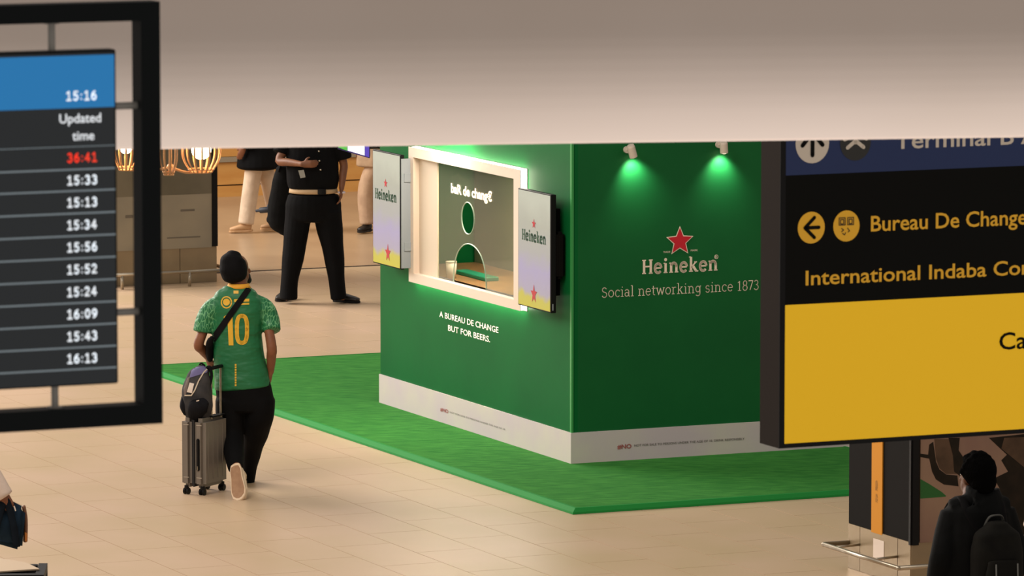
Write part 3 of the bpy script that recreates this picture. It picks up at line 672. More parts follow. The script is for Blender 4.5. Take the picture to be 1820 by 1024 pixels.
# ================================================================== HANGING WOODEN LAMPS
D = 30.0
hub = on_y(303, 297, D)
ch = thing('wooden_chandelier', 'glowing chandelier with onion-shaped bent wood lampshades near the flight board', 'chandelier', hub)
bm = B(); ball(bm, hub, .02, seg=12); rod(bm, hub, hub + Z * 1.5, .008); obj('stem', bm, T['wood_lamp'], ch, smooth=True)
def shade(px, py, k, dy, n, bulb=True):
    c = on_y(px, py, D); c.y += dy
    pr = [(19, 0), (30, 16), (35, 32), (34, 50), (27, 70), (15, 86)]
    arm = B(); tube(arm, [hub, (hub + c) / 2 + Z * -.015, c + Z * .004], [.008, .007, .007], n=8); a = obj('arm', arm, T['wood_lamp'], ch, smooth=True)
    bm = B()
    for r_, z_ in ((19, 0), (23, 5), (15, 86)):
        ps = [c + Vector((math.cos(i * math.pi / 12), math.sin(i * math.pi / 12), 0)) * (r_ * k / 337) + Z * (z_ / 337) for i in range(25)]
        tube(bm, ps, [.0035] * 25, n=6, sub=1, cap=False)
    rod(bm, c + Vector((-19 * k / 337, 0, 0)), c + Vector((19 * k / 337, 0, 0)), .003, 6); rod(bm, c + Vector((0, -19 * k / 337, 0)), c + Vector((0, 19 * k / 337, 0)), .003, 6)
    s = obj('lampshade', bm, T['wood_lamp'], ch, smooth=True)
    for i in range(n):
        th = 2 * math.pi * i / n + .1; d = Vector((math.cos(th), math.sin(th), 0)); tn = Vector((-math.sin(th), math.cos(th), 0))
        bm = B(); tube(bm, [c + d * (r_ * k / 337) + Z * (z_ / 337) for r_, z_ in pr], [(.0055, .0022)] * 6, wide=tn, n=6, sub=3, cap=False)
        obj('slat', bm, T['wood_lamp'], s, smooth=True)
    if bulb:
        b = c + Z * (40 / 337)
        bm = B(); ball(bm, b, .052 * min(1, k), seg=20); obj('bulb', bm, T['bulb'], ch, smooth=True)
        l = bpy.data.lights.new('bulb_glow', 'POINT'); l.energy = 5; l.color = (1, .72, .42); l.shadow_soft_size = .06
        lo = bpy.data.objects.new('bulb_glow', l); COL.objects.link(lo); lo.location = b
shade(358, 306, 1.0, 0, 16); shade(221, 306, .62, .12, 12); shade(303, 306, .45, -.15, 9, False)

# ================================================================== FLIGHT BOARD (near, top left)
FP = on_y(287, 400, 16); fh = lambda x, y, p=0.0: on_plane(x, y, FP - U * p, U)
def fc(P): q = P - FP; return q.dot(V), P.z                                   # coordinates in the board's plane
fxr = 0.0; fxi = fc(fh(253, 400))[0]; fz0 = fc(fh(287, 753))[1]; fz0i = fc(fh(253, 719.5))[1]; fz1 = fc(fh(287, 2.5))[1]; fz1i = fc(fh(253, 37))[1]
FO = Vector((FP.x, FP.y, 0)); FB = lambda bm, x, d, z: box(bm, FO, V, U, Z, x, d, z)
fdep = .075; LEFT = -2.35
fb = thing('flight_information_board', 'dark framed flight information screen listing updated times, hanging at upper left', 'sign', FO + V * (LEFT / 2) + Z * fz0)
bm = B(); FB(bm, (fxi, 0), (0, fdep), (fz0, fz1)); FB(bm, (LEFT, LEFT - fxi), (0, fdep), (fz0, fz1)); FB(bm, (LEFT - fxi, fxi), (0, fdep), (fz0, fz0i)); FB(bm, (LEFT - fxi, fxi), (0, fdep), (fz1i, fz1))
obj('outer_frame', bm, T['fids_frame'], fb)
sx1 = fc(fh(211, 400))[0]; sz0 = fc(fh(205, 683))[1]; sz1 = fc(fh(211, 88))[1]; sx0 = LEFT - sx1
bm = B(); FB(bm, (sx0, sx1), (.012, .065), (sz0, sz1)); obj('screen_housing', bevel(bm, .004, 1), T['black'], fb)
e = .007; y206 = lambda y: fc(fh(206, y))[1]
bm = B(); FB(bm, (sx0 + e, sx1 - e), (.009, .0125), (y206(680), sz1 - e)); obj('display', bm, T['fids_row'], fb)
bm = B(); FB(bm, (sx0 + e, sx1 - e), (.0075, .0095), (y206(190), y206(97))); obj('header_band', bm, T['fids_blue'], fb)
for y in (258.5, 299, 337, 377, 417, 456.7, 496.5, 536, 575.5, 615, 653.5):
    bm = B(); z = y206(y); FB(bm, (sx0 + e, sx1 - e), (.0075, .0095), (z - .0022, z + .0022) if y > 270 else (z - .001, z + .001)); obj('row_rule', bm, T['fids_line'], fb)
def ftext(s, m, x0, x1, y, cap, bold=.02):
    a, b = fh(x0, y + .5), fh(x1, y - 2); z = (a.z + b.z) / 2; q = fc(a)[0]
    text('screen_text', s, m, fb, FO + V * q + Z * z + U * .0075, V, (b - a).length, cap / 632, bold, .001, slab=(.125, .1, .1, True) if ':' in s else None)
ftext('15:16', T['fids_white'], 119, 173, 180, 18, .03); ftext('Updated', T['fids_white'], 107, 181, 219, 17, .012); ftext('time', T['fids_white'], 130, 169, 250, 17, .012)
for s_, y in (('36:41', 290), ('15:33', 330), ('15:13', 369.5), ('15:34', 409.5), ('15:56', 449), ('15:52', 488.5), ('15:24', 528.5), ('16:09', 568), ('15:43', 607.5), ('16:13', 647)):
    ftext(s_, T['fids_red'] if s_ == '36:41' else T['fids_white'], 121, 174, y, 18, .03)
mx = fc(fh(103, 400))[0]
for xx in (mx, LEFT - mx):
    for a, b in ((sz1, fz1i), (fz0i, sz0)):
        bm = B(); rod(bm, FO + V * xx + U * .04 + Z * a, FO + V * xx + U * .04 + Z * b, .0105); z_ = b if a == sz1 else a
        rod(bm, FO + V * xx + U * .04 + Z * (z_ - .004), FO + V * xx + U * .04 + Z * (z_ + .004), .022); obj('standoff', bm, T['alu'], fb, smooth=False)
for y in (190, 557.5):
    z = fc(fh(225, y))[1]; bm = B(); rod(bm, FO + V * sx1 + U * .04 + Z * z, FO + V * fxi + U * .04 + Z * z, .0105); obj('standoff', bm, T['alu'], fb)
bm = B()
for xx in (LEFT * .3, LEFT * .7): rod(bm, FO + V * xx + U * .04 + Z * fz1, FO + V * xx + U * .04 + Z * (fz1 + 2.2), .015)
obj('hanger_rod', bm, T['alu'], fb)

# ================================================================== WAYFINDING SIGN (right)
SP = on_y(1385, 600, 25); sh_ = lambda x, y: on_plane(x, y, SP, U); SO = Vector((SP.x, SP.y, 0))
sc_ = lambda P: ((P - SP).dot(V), P.z)
SB = lambda bm, x, d, z: box(bm, SO, V, U, Z, x, d, z)
z0 = sh_(1390, 797).z; zy0 = sh_(1393, 789).z; zy1 = sh_(1394, 542.5).z; zb1 = sh_(1396, 312).z; zt = zb1 + .34; SR = 3.1; xi = sc_(sh_(1394.5, 600))[0]
sg = thing('wayfinding_sign', 'large hanging direction sign with blue, black and yellow bands at right', 'sign', SO + V * (SR / 2) + Z * z0)
sdep = .19
bm = B(); SB(bm, (0, SR), (0, sdep), (z0, zt + .02)); obj('sign_case', bm, [T['sign_side']], sg)
bm = B(); SB(bm, (.0, xi), (-.004, .001), (z0, zt + .02)); SB(bm, (SR - xi, SR), (-.004, .001), (z0, zt + .02)); SB(bm, (xi, SR - xi), (-.004, .001), (z0, zy0)); SB(bm, (xi, SR - xi), (-.004, .001), (zt, zt + .02)); obj('bezel', bm, T['black'], sg)
for nm, a, b, m in (('yellow_band', zy0, zy1, 'sign_yellow'), ('black_band', zy1, zb1, 'sign_black'), ('blue_band', zb1, zt, 'sign_blue')):
    bm = B(); SB(bm, (xi, SR - xi), (-.003, .001), (a, b)); obj(nm, bm, T[m], sg)
def fw(s, bold=0.0):
    bm = font_mesh(s, bold); xs = [v.co.x for v in bm.verts]; bm.free(); return max(xs) - min(xs)
def stext(full, sub, m, pl, pr, cap, bold=.012):
    a, b = sh_(*pl), sh_(*pr); wdt = (b - a).length * fw(full, bold) / fw(sub, bold)
    text('sign_lettering', full, m, sg, SO + V * sc_(a)[0] + Z * a.z - U * .003, V, wdt, cap / 398, bold, .002)
stext('Bureau De Change', 'Bureau De', T['sign_amber'], (1547, 411), (1704, 405), 28.5); stext('International Indaba Conference', 'International', T['sign_amber'], (1431, 507), (1634.5, 499), 27)
stext('Car Rental', 'Ca', T['sign_black'], (1775, 621.5), (1824, 619), 32); stext('Terminal B A', 'Terminal', T['sign_white'], (1589.5, 264.5), (1759, 258), 31)
def icon(bm, m, px, py, off, nm): a = sh_(px, py); letter(nm, bm, m, sg, SO + V * sc_(a)[0] + Z * a.z - U * .003, V, Z, off)
k = 1 / 404.0
el = lambda bm, sx=1.0, sy=1.06: (bm.transform(Matrix.Diagonal((sx, sy, 1, 1))), bm)[1]
icon(el(disc_bm(27 * k)), T['sign_amber'], 1441, 404.5, .002, 'arrow_disc'); icon(el(disc_bm(26.5 * k)), T['sign_amber'], 1503.5, 401.5, .002, 'currency_disc')
icon(lines_bm([[(15 * k, 0), (-12 * k, 0)], [(6 * k, 18 * k), (-13 * k, 0), (6 * k, -18 * k)]], 6.5 * k), T['sign_black'], 1441, 404.5, .004, 'arrow')
rc = lambda x0, y0, x1, y1: [(x0 * k, y0 * k), (x1 * k, y0 * k), (x1 * k, y1 * k), (x0 * k, y1 * k), (x0 * k, y0 * k)]
icon(lines_bm([rc(-15, 2, -3, 15), rc(2, 2, 14, 15), rc(-12, 4, -6, 12), rc(5, 4, 11, 12), [(-10 * k, -4 * k), (-6 * k, -7 * k), (-10 * k, -10 * k)], [(-8 * k, -13 * k), (-4 * k, -16 * k), (-2 * k, -12 * k)], [(2 * k, -4 * k), (6 * k, -9 * k), (3 * k, -11 * k)]], 1.8 * k), T['joint'], 1503.5, 401.5, .004, 'currency_symbol')
icon(el(disc_bm(33.5 * k)), T['sign_white'], 1443, 255, .002, 'arrow_disc'); icon(el(disc_bm(31 * k)), T['sign_grey'], 1519.5, 253, .002, 'aeroplane_disc')
icon(lines_bm([[(0, -21 * k), (0, 20 * k)], [(-20 * k, -3 * k), (0, 20 * k), (20 * k, -3 * k)]], 8 * k), T['sign_black'], 1443, 255, .004, 'arrow')
icon(lines_bm([[(0, 22 * k), (0, 0)], [(-16 * k, -9 * k), (0, 3 * k), (16 * k, -9 * k)], [(-22 * k, 6 * k), (0, 14 * k), (22 * k, 6 * k)]], 7 * k), T['sign_white'], 1519.5, 253, .004, 'aeroplane')
bm = B()
for xx in (.5, SR - .5): rod(bm, SO + V * xx + U * .09 + Z * (zt + .02), SO + V * xx + U * .09 + Z * (zt + 1.6), .02)
obj('hanger_rod', bm, T['alu'], sg)

# ================================================================== near counter, lower left
c1 = on_z(84.5, 1001, 1.0); ct2 = thing('service_counter', 'black rimmed counter corner at the bottom left edge of the view', 'counter', Vector((c1.x, c1.y, 0)))
CB = lambda bm, a, b, c: box(bm, Vector((c1.x, c1.y, 0)), Vector((1, .03, 0)).normalized(), Vector((-.03, 1, 0)).normalized(), Z, a, b, c)
bm = B(); CB(bm, (-1.1, 0), (-.42, 0), (0, .96)); obj('counter_body', bm, T['black_matte'], ct2)
bm = B(); CB(bm, (-.05, 0), (-.42, 0), (.96, 1.0)); CB(bm, (-1.1, -.05), (-.42, -.36), (.96, 1.0)); CB(bm, (-1.1, -.055), (-.05, 0), (.96, .995)); obj('rim', bm, T['black'], ct2)
bm = B(); a_, b_, c_, d_ = on_z(-60, 985, 1.0012), on_z(46, 1002, 1.0012), on_z(70, 1013.5, 1.0012), on_z(-60, 1022, 1.0012)
prism(bm, [a_, b_, c_, d_], Z, .008); o = obj('folder', bm, mat('beige_card', (190, 168, 140), .7), origin=a_); tag(o, 'beige card folder lying on the black rimmed counter', 'folder')

# ================================================================== PEOPLE
X = Vector((1, 0, 0))
skin = {}
def skin_mat(n, c):
    if n not in skin: skin[n] = mat('skin_' + n, c, .55, c2=tuple(int(v * .9) for v in c), scale=12)
    return skin[n]
def cloth(n, c, c2=None, rough=.85, bump=.25): return mat(n, c, rough, c2=c2 or tuple(int(v * .75) for v in c), scale=9, bump=bump, bscale=14, spec=.12)
def hand(bm, w, d, pn, thumb, curl=.5):
    """palm from wrist w along d; pn = palm normal (fingers curl towards it); thumb = side of the thumb"""
    d = d.normalized(); s = thumb.normalized(); pn = (pn - d * pn.dot(d)).normalized()
    tube(bm, [w - d * .02, w + d * .03, w + d * .085], [(.026, .019), (.036, .018), (.040, .015)], wide=s, n=12, sub=2)
    for k, L in ((.029, .066), (.010, .076), (-.010, .071), (-.029, .056)):
        p = w + d * .075 + s * k; pts = [p]; dd = d
        for j, f in enumerate((.45, .3, .25)):
            a = curl * (.5 + .5 * j); dd = (dd * math.cos(a) + pn * math.sin(a)).normalized(); p = p + dd * L * f * 1.15; pts.append(p)
        tube(bm, pts, [.0095, .009, .0085, .0075], n=8, sub=2)
    b = w + d * .022 + s * .028; m = b + (d * .6 + s * .7 + pn * .25).normalized() * .034
    tube(bm, [b - s * .012, m, m + (d * .85 + s * .25 + pn * .4).normalized() * .030], [.014, .011, .009], n=8, sub=2)
def body(J, fwd, rt, name, sk, parent, girth=1.0, voxel=.0075):
    """one continuous figure: torso, neck, head, arms, hands, legs, feet"""
    bm = B(); g = girth; up = Z
    tube(bm, [J['pelvis'] - Z * .06, J['waist'], J['chest'], J['neck'] - Z * .05], [(.15 * g, .10 * g), (.135 * g, .095 * g), (.155 * g, .105 * g), (.10 * g, .07 * g)], wide=rt, n=18)
    H = J['head']; f = J.get('face', fwd); fr_ = Vector((f.y, -f.x, 0)).normalized()
    tube(bm, [J['neck'] - Z * .05, J['neck'] + Z * .02, H - Z * .04], [(.068, .062), (.056, .056), (.055, .058)], wide=rt, n=14)
    RM = Matrix((fr_, f, Z)).transposed().to_4x4()
    ball(bm, H + Z * .02 - f * .01, (.074, .093, .098), M=RM, seg=20); ball(bm, H - Z * .045 + f * .028, (.055, .062, .066), M=RM)
    tube(bm, [H + f * .083 + Z * .015, H + f * .104 - Z * .018, H + f * .09 - Z * .026], [.010, .014, .010], n=8)          # nose
    tube(bm, [H + f * .078 - Z * .055 - fr_ * .022, H + f * .092 - Z * .054, H + f * .078 - Z * .055 + fr_ * .022], [.006, .009, .006], n=8)  # lips
    ball(bm, H - Z * .092 + f * .058, (.024, .022, .02), M=RM)
    for s in (-1, 1):
        ball(bm, H + fr_ * s * .076 - f * .008, (.010, .020, .031), M=RM)
        sh, el, wr = J['sh%d' % s], J['el%d' % s], J['wr%d' % s]
        tube(bm, [sh - rt * s * .05, sh, (sh + el) / 2, el, (el + wr) / 2 + (el - wr) * .12, wr], [.046 * g, .047 * g, .042 * g, .039, .038, .026], n=14)
        hd = J.get('hd%d' % s, (wr - el).normalized()); pn = J.get('pn%d' % s, -rt * s)
        th = J.get('th%d' % s, fwd); th = (th - hd * th.dot(hd)); hand(bm, wr, hd, pn, th, J.get('cu%d' % s, .35))
        hp_, kn, an = J['hp%d' % s], J['kn%d' % s], J['an%d' % s]
        tube(bm, [hp_ + Z * .03, hp_ - Z * .05, (hp_ + kn) / 2, kn, kn * .6 + an * .4, an], [.085 * g, .085 * g, .07 * g, .053, .052, .037], n=14)
        ft = J['ft%d' % s]; tube(bm, [an - ft * .02, an + ft * .03 + J['fd%d' % s] * .02, an + ft * .07 + J['fd%d' % s] * .035], [.034, .028, .017], n=10)
    me = fuse(bm, voxel, 5); o = obj(name, me, sk, parent, smooth=True)
    eye = mat('eye_white', (225, 220, 210), .3) if 'eye' not in T else T['eye']; T['eye'] = eye
    for s in (-1, 1):
        bm = B(); ball(bm, H + f * .0665 + fr_ * s * .029 + Z * .018, .012, seg=10); e_ = obj('eye', bm, eye, parent, smooth=True)
        bm = B(); ball(bm, H + f * .0755 + fr_ * s * .029 + Z * .018, .0045, seg=8); obj('iris', bm, T['black'], e_, smooth=True)
    return o
def shoe(heel, d, n, m, ms, parent, L=.285, w=1.0, name='shoe'):
    """heel = bottom rear point, d towards the toe, n from the sole up into the ankle"""
    d = d.normalized(); n = (n - d * n.dot(d)).normalized(); s = d.cross(n)
    bm = B(); c = [(.02, .030, .035, .045), (.07, .037, .043, .05), (.13, .041, .036, .042), (.20, .045, .028, .034), (.265, .034, .020, .026)]
    tube(bm, [heel + d * (a * L / .285) + n * (h + .006) for a, b, e, h in c], [(b * w, e) for a, b, e, h in c], wide=s, n=18, power=2.3)
    tube(bm, [heel + d * .055 + n * .05, heel + d * .06 + n * .10], [(.036 * w, .045), (.034 * w, .042)], wide=s, n=14, sub=1)
    o = obj(name, bm, m, parent, smooth=True)
    out = [(-.008, 0), (.0, .026), (.04, .036), (.10, .036), (.16, .042), (.22, .046), (.26, .038), (.283, .018), (.288, 0)]
    pts = [heel + d * (a * L / .285) + s * b * w for a, b in out] + [heel + d * (a * L / .285) - s * b * w for a, b in out[-2:0:-1]]
    bm = B(); prism(bm, pts, n, .022); bevel(bm, .004, 2); so = obj('sole', bm, m if ms is not T['black'] else ms, o)
    if ms is not T['black']:
        c_ = heel + d * (.14 * L / .285); bm = B(); prism(bm, [c_ + (p - c_) * .86 - n * .003 for p in pts], n, .006); obj('tread', bm, ms, o)
    return o
def hair_cap(J, fwd, m, parent, k=1.0, name='hair', low=.0):
    H = J['head']; f = J.get('face', fwd); fr_ = Vector((f.y, -f.x, 0)).normalized(); RM = Matrix((fr_, f, Z)).transposed().to_4x4()
    bm = B(); ball(bm, H + Z * .037 - f * .024, (.083 * k, .094 * k, .096 * k), M=RM, seg=22); ball(bm, H - Z * (.015 + low) - f * .050 * k, (.068 * k, .052 * k, .062 * k), M=RM)
    return obj(name, fuse(bm, .006, 4), m, parent, smooth=True)
def decal(name, bm, bvh, m, parent, off=.003, step=3.0, label=None):
    """flat print given in picture units, laid onto a garment's surface"""
    for _ in range(6):
        es = [e for e in bm.edges if e.calc_length() > step]
        if not es: break
        bmesh.ops.subdivide_edges(bm, edges=es, cuts=1); bmesh.ops.triangulate(bm, faces=[f for f in bm.faces if len(f.verts) > 4])
    bad = []
    for v in bm.verts:
        d = ray(v.co.x, v.co.y).normalized(); h, nn, i, ds = bvh.ray_cast(CAM, d)
        if h is None: bad.append(v)
        else: v.co = h - d * off
    bmesh.ops.delete(bm, geom=bad, context='VERTS')
    me = bpy.data.meshes.new(name); bm.to_mesh(me); bm.free(); return obj(name, me, m, parent, label=label)
def quad_bm(qs):
    bm = B()
    for q in qs: bm.faces.new([bm.verts.new((x, y, 0)) for x, y in q])
    return bm
def bvh_of(o):
    m = rootm(o); return BVHTree.FromPolygons([m @ v.co for v in o.data.vertices], [tuple(p.vertices) for p in o.data.polygons])

# ------------------------------------------------------------------ man in the green jersey
Y = 42.0; P = lambda px, py, y=Y: on_y(px, py, y)
man = thing('person', 'person seen from behind in green jersey numbered 10 and black beanie, walking with a suitcase', 'person', Vector((P(428, 800).x, 42.0, 0)))
fwd = Vector((.12, .99, 0)).normalized(); rt = Vector((fwd.y, -fwd.x, 0)); face = Vector((.80, .60, 0)).normalized()
J = dict(pelvis=P(432, 700), waist=P(425, 645), chest=P(424, 560), neck=P(427, 508), head=P(423, 480, 42.02), face=face)
J.update({'sh-1': P(380, 540), 'el-1': P(353, 612, 41.98), 'wr-1': P(370, 636, 42.12), 'sh1': P(470, 540), 'el1': P(483, 618, 41.93), 'wr1': P(481, 662, 42.0),
          'hp-1': P(408, 715), 'kn-1': P(412, 782, 41.98), 'an-1': P(421, 836, 41.66), 'hp1': P(460, 715), 'kn1': P(454, 785, 42.2), 'an1': P(443, 848, 42.3),
          'ft-1': Vector((.10, -.1, -.98)), 'fd-1': Vector((0, -.9, .1)), 'ft1': Vector((0, 1, 0)), 'fd1': Vector((0, 0, -1)),
          'hd-1': Vector((.25, .35, -.9)).normalized(), 'pn-1': Vector((.75, .3, -.5)), 'th-1': Vector((.6, -.7, .1)), 'cu-1': .85, 'hd1': Vector((-.15, .35, -.9)).normalized(), 'pn1': Vector((-1, .1, 0)), 'cu1': .3})
body(J, fwd, rt, 'body', skin_mat('brown', (134, 82, 52)), man, .86)
# beanie, beard
bm = B(); tube(bm, [P(417, 492, 41.985), P(415, 478, 41.985), P(414, 463, 41.99), P(416, 452, 42.0)], [(.092, .098), (.102, .108), (.094, .10), (.055, .06)], wide=face, n=22, sub=4)
tube(bm, [P(410, 486, 41.97), P(413, 474, 41.98)], [(.085, .09), (.09, .09)], wide=face, n=18)
o = obj('beanie', fuse(bm, .006, 4), cloth('black_knit', (16, 16, 18), (10, 10, 11), bump=.5), man, smooth=True)
bm = B(); ball(bm, P(438, 498, 42.07), (.030, .045, .034), M=Matrix((Vector((face.y, -face.x, 0)), face, Z)).transposed().to_4x4()); ball(bm, P(441, 492, 42.08), (.02, .025, .03)); obj('beard', fuse(bm, .005, 3), T['black'], man, smooth=True)
# jersey
jm = bpy.data.materials.new('green_jersey'); jm.use_nodes = True; nt = jm.node_tree; N = nt.nodes; L = nt.links; b = N['Principled BSDF']; b.inputs['Roughness'].default_value = .55
g = N.new('ShaderNodeNewGeometry'); sx = N.new('ShaderNodeSeparateXYZ'); L.new(g.outputs['Position'], sx.inputs[0])
ab = N.new('ShaderNodeMath'); ab.operation = 'SUBTRACT'; ab.inputs[1].default_value = P(425, 560).x; L.new(sx.outputs[0], ab.inputs[0])
a2 = N.new('ShaderNodeMath'); a2.operation = 'ABSOLUTE'; L.new(ab.outputs[0], a2.inputs[0])
mr = N.new('ShaderNodeMapRange'); mr.inputs[1].default_value = .155; mr.inputs[2].default_value = .20; L.new(a2.outputs[0], mr.inputs[0])
zr = N.new('ShaderNodeMapRange'); zr.inputs[1].default_value = P(425, 597).z; zr.inputs[2].default_value = P(425, 575).z; L.new(sx.outputs[2], zr.inputs[0])
vo = N.new('ShaderNodeTexVoronoi'); vo.feature = 'DISTANCE_TO_EDGE'; vo.inputs['Scale'].default_value = 34; mp = N.new('ShaderNodeMapping'); mp.inputs['Scale'].default_value = (1.6, 1, .55); mp.inputs['Rotation'].default_value = (0, .5, 0)
L.new(g.outputs['Position'], mp.inputs[0]); L.new(mp.outputs[0], vo.inputs['Vector'])
cr = N.new('ShaderNodeMapRange'); cr.inputs[1].default_value = .02; cr.inputs[2].default_value = .10; cr.inputs[3].default_value = .75; cr.inputs[4].default_value = 0; L.new(vo.outputs['Distance'], cr.inputs[0])
m1 = N.new('ShaderNodeMath'); m1.operation = 'MULTIPLY'; L.new(cr.outputs[0], m1.inputs[0]); L.new(mr.outputs[0], m1.inputs[1])
m2 = N.new('ShaderNodeMath'); m2.operation = 'MULTIPLY'; L.new(m1.outputs[0], m2.inputs[0]); L.new(zr.outputs[0], m2.inputs[1])
mx = N.new('ShaderNodeMix'); mx.data_type = 'RGBA'; mx.inputs[6].default_value = (*lin((14, 104, 58)), 1); mx.inputs[7].default_value = (*lin((120, 190, 130)), 1)
L.new(m2.outputs[0], mx.inputs[0]); L.new(mx.outputs[2], b.inputs['Base Color'])
nz = N.new('ShaderNodeTexNoise'); nz.inputs['Scale'].default_value = 9; nz.inputs['Detail'].default_value = 2; mp2 = N.new('ShaderNodeMapping'); mp2.inputs['Scale'].default_value = (.6, 1, 1.5); mp2.inputs['Rotation'].default_value = (0, .6, 0)
L.new(g.outputs['Position'], mp2.inputs[0]); L.new(mp2.outputs[0], nz.inputs['Vector']); bp = N.new('ShaderNodeBump'); bp.inputs['Strength'].default_value = .8; bp.inputs['Distance'].default_value = .03; L.new(nz.outputs[0], bp.inputs['Height']); L.new(bp.outputs[0], b.inputs['Normal'])
bm = B()
tube(bm, [P(431, 688), P(429, 668), P(424, 630), P(421, 590), P(423, 552), P(424, 530), P(426, 516), P(427, 509)],
     [(.212, .145), (.205, .14), (.19, .13), (.186, .128), (.198, .130), (.185, .118), (.130, .092), (.082, .072)], wide=rt, n=26, sub=4, power=2.25, cap=.35)
tube(bm, [P(398, 535), P(376, 550), P(365, 571), P(361, 590, 41.99)], [.06, .073, .075, .076], n=18, cap=.2)
tube(bm, [P(450, 535), P(471, 549), P(480, 570), P(483.5, 588, 41.96)], [.06, .073, .072, .066], n=18, cap=.2)
jersey = obj('jersey', fuse(bm, .008, 3), jm, man, smooth=True)
bm = B(); c = P(424, 507, 42.0); tube(bm, [c - Z * .02, c + Z * .012], [(.094, .084), (.078, .072)], wide=rt, n=24, sub=2, cap=.1); obj('collar', bm, mat('yellow_ribbing', (226, 160, 40), .7), man, smooth=True)
bj = bvh_of(jersey); yel = mat('yellow_jersey_print', (226, 176, 44), .5)
def print_lines(name, paths, wd, label=None): decal(name, lines_bm(paths, wd), bj, yel, man, label=label)
zero = [(430 + 9 * math.copysign(abs(math.cos(R(a))) ** .75, math.cos(R(a))), 585.5 + 24 * math.copysign(abs(math.sin(R(a))) ** .62, math.sin(R(a)))) for a in range(0, 361, 15)]
print_lines('number_zero', [zero], 7.2)
decal('number_one', quad_bm([[(404, 560), (413, 558), (415, 614), (406.5, 614)], [(397.5, 563), (404, 559), (405, 569), (399, 572)]]), bj, yel, man)
print_lines('badge_ring', [[(402.5 + 9 * math.cos(R(a)), 537.5 + 10 * math.sin(R(a))) for a in range(0, 361, 18)]], 2.2)
bm = B(); dot(bm, 402.5, 537, 6.2, 16); decal('badge_centre', bm, bj, yel, man, step=4)
decal('small_print', quad_bm([[(416, 532), (443, 531), (443, 536), (416, 537)], [(427, 539), (443, 538.5), (443, 541.5), (427, 542)], [(415, 516.5), (424, 516.5), (424, 522), (415, 522)]]), bj, yel, man)
decal('spine_stripe', quad_bm([[(417.3, 647 + i * 4.5), (420.3, 647 + i * 4.5), (420.3, 650.3 + i * 4.5), (417.3, 650.3 + i * 4.5)] for i in range(9)]), bj, yel, man)
# trousers
bm = B()
tube(bm, [P(432, 672), P(433, 692), P(436, 712), P(436, 728)], [(.195, .13), (.212, .14), (.215, .14), (.20, .13)], wide=rt, n=24, cap=.3)
tube(bm, [P(410, 712), P(409, 735), P(412, 775, 41.98), P(416, 805, 41.84), P(419, 832, 41.72)], [(.115, .12), (.11, .115), (.090, .10), (.076, .085), (.060, .066)], wide=rt, n=18)
tube(bm, [P(462, 710), P(461, 735), P(455, 765, 42.1), P(448, 800, 42.2), P(443, 835, 42.28), P(441, 858, 42.3)], [(.115, .13), (.112, .12), (.102, .11), (.075, .085), (.055, .07), (.048, .06)], wide=rt, n=18)
obj('trousers', fuse(bm, .0085, 5), cloth('black_trousers', (12, 12, 13), (9, 9, 10)), man, smooth=True)
cream = mat('cream_trainer', (226, 200, 168), .6); sole_m = mat('tan_rubber_sole', (150, 112, 82), .7, c2=(172, 134, 100), scale=14)
hb = P(417, 825, 41.60); tb = on_z(425.5, 889, .002)
shoe(hb + Vector((0, 0, 0)), tb - hb, Vector((.05, .9, .4)), cream, sole_m, man, L=(tb - hb).length, w=1.28)
lf = on_z(427, 861, 0.001); shoe(lf - Vector((.0, .1, 0)), Vector((.05, 1, 0)), Z, cream, sole_m, man, w=.95)
# crossbody strap and pouch
blk = cloth('black_webbing', (20, 19, 20), (12, 12, 13), bump=.1)
bst = quad_bm([[(441, 506), (449, 512), (382, 608), (372, 602)]]); decal('cross_strap', bst, bj, blk, man, off=.008, step=4)
bm = B(); ball(bm, P(373, 622, 42.02), (.035, .06, .095)); tube(bm, [P(377, 600, 41.9), P(372, 615, 41.94), P(374, 640, 42.0)], [.018, .028, .02], n=10); obj('hip_pouch', fuse(bm, .006, 3), blk, man, smooth=True)

# ------------------------------------------------------------------ suitcase
e1 = Vector((.89, -.46, 0)).normalized(); e2 = Vector((.46, .89, 0)).normalized(); NC = on_z(363, 869, .055); NB = Vector((NC.x, NC.y, 0))
sx_, sy_, h0, h1 = .205, .355, .055, .572
case = thing('suitcase', 'grey hard shell cabin suitcase on black wheels beside the jersey wearer', 'suitcase', NB - e1 * sx_ / 2 + e2 * sy_ / 2)
SX = lambda bm, a, b, c: box(bm, NB, e1, e2, Z, a, b, c)
shell = mat('grey_polycarbonate', (124, 115, 104), .42, c2=(114, 106, 96), scale=3); dk = T['black']
for a in ((-sx_, -sx_ / 2 - .008), (-sx_ / 2 + .008, 0)):
    bm = SX(B(), a, (0, sy_), (h0, h1)); bevel(bm, .03, 4); o = obj('shell', bm, shell, case)
    for z_ in (h0 + .075, h1 - .05):
        bm = B(); SX(bm, (a[0] + .03, a[1] - .02), (-.0025, .001), (z_, z_ + .005)); obj('rib', bm, mat('pale_highlight_line', (176, 166, 150), .4) if 'ribm' not in T else T['ribm'], o); T['ribm'] = bpy.data.materials['pale_highlight_line']  # pale colour paints in the highlight lines on the shell
    for k in range(4):
        bm = B(); zz = h0 + .03; yy = .06 + k * .07; xx = a[0] if a[0] < -.15 else a[1]
        SX(bm, (xx - .003, xx + .003), (yy, yy + .012), (h0 + .06, h1 - .06)); obj('groove_rib', bm, shell, o)
bm = SX(B(), (-sx_ / 2 - .009, -sx_ / 2 + .009), (.004, sy_ - .004), (h0 + .004, h1 - .004)); bevel(bm, .012, 2); obj('zip_band', bm, mat('dark_zip_tape', (48, 48, 48), .6), case)
bm = SX(B(), (-.062, -.036), (-.012, .004), (h0 + .13, h0 + .37)); bevel(bm, .006, 2); sh2 = obj('side_handle', bm, dk, case)
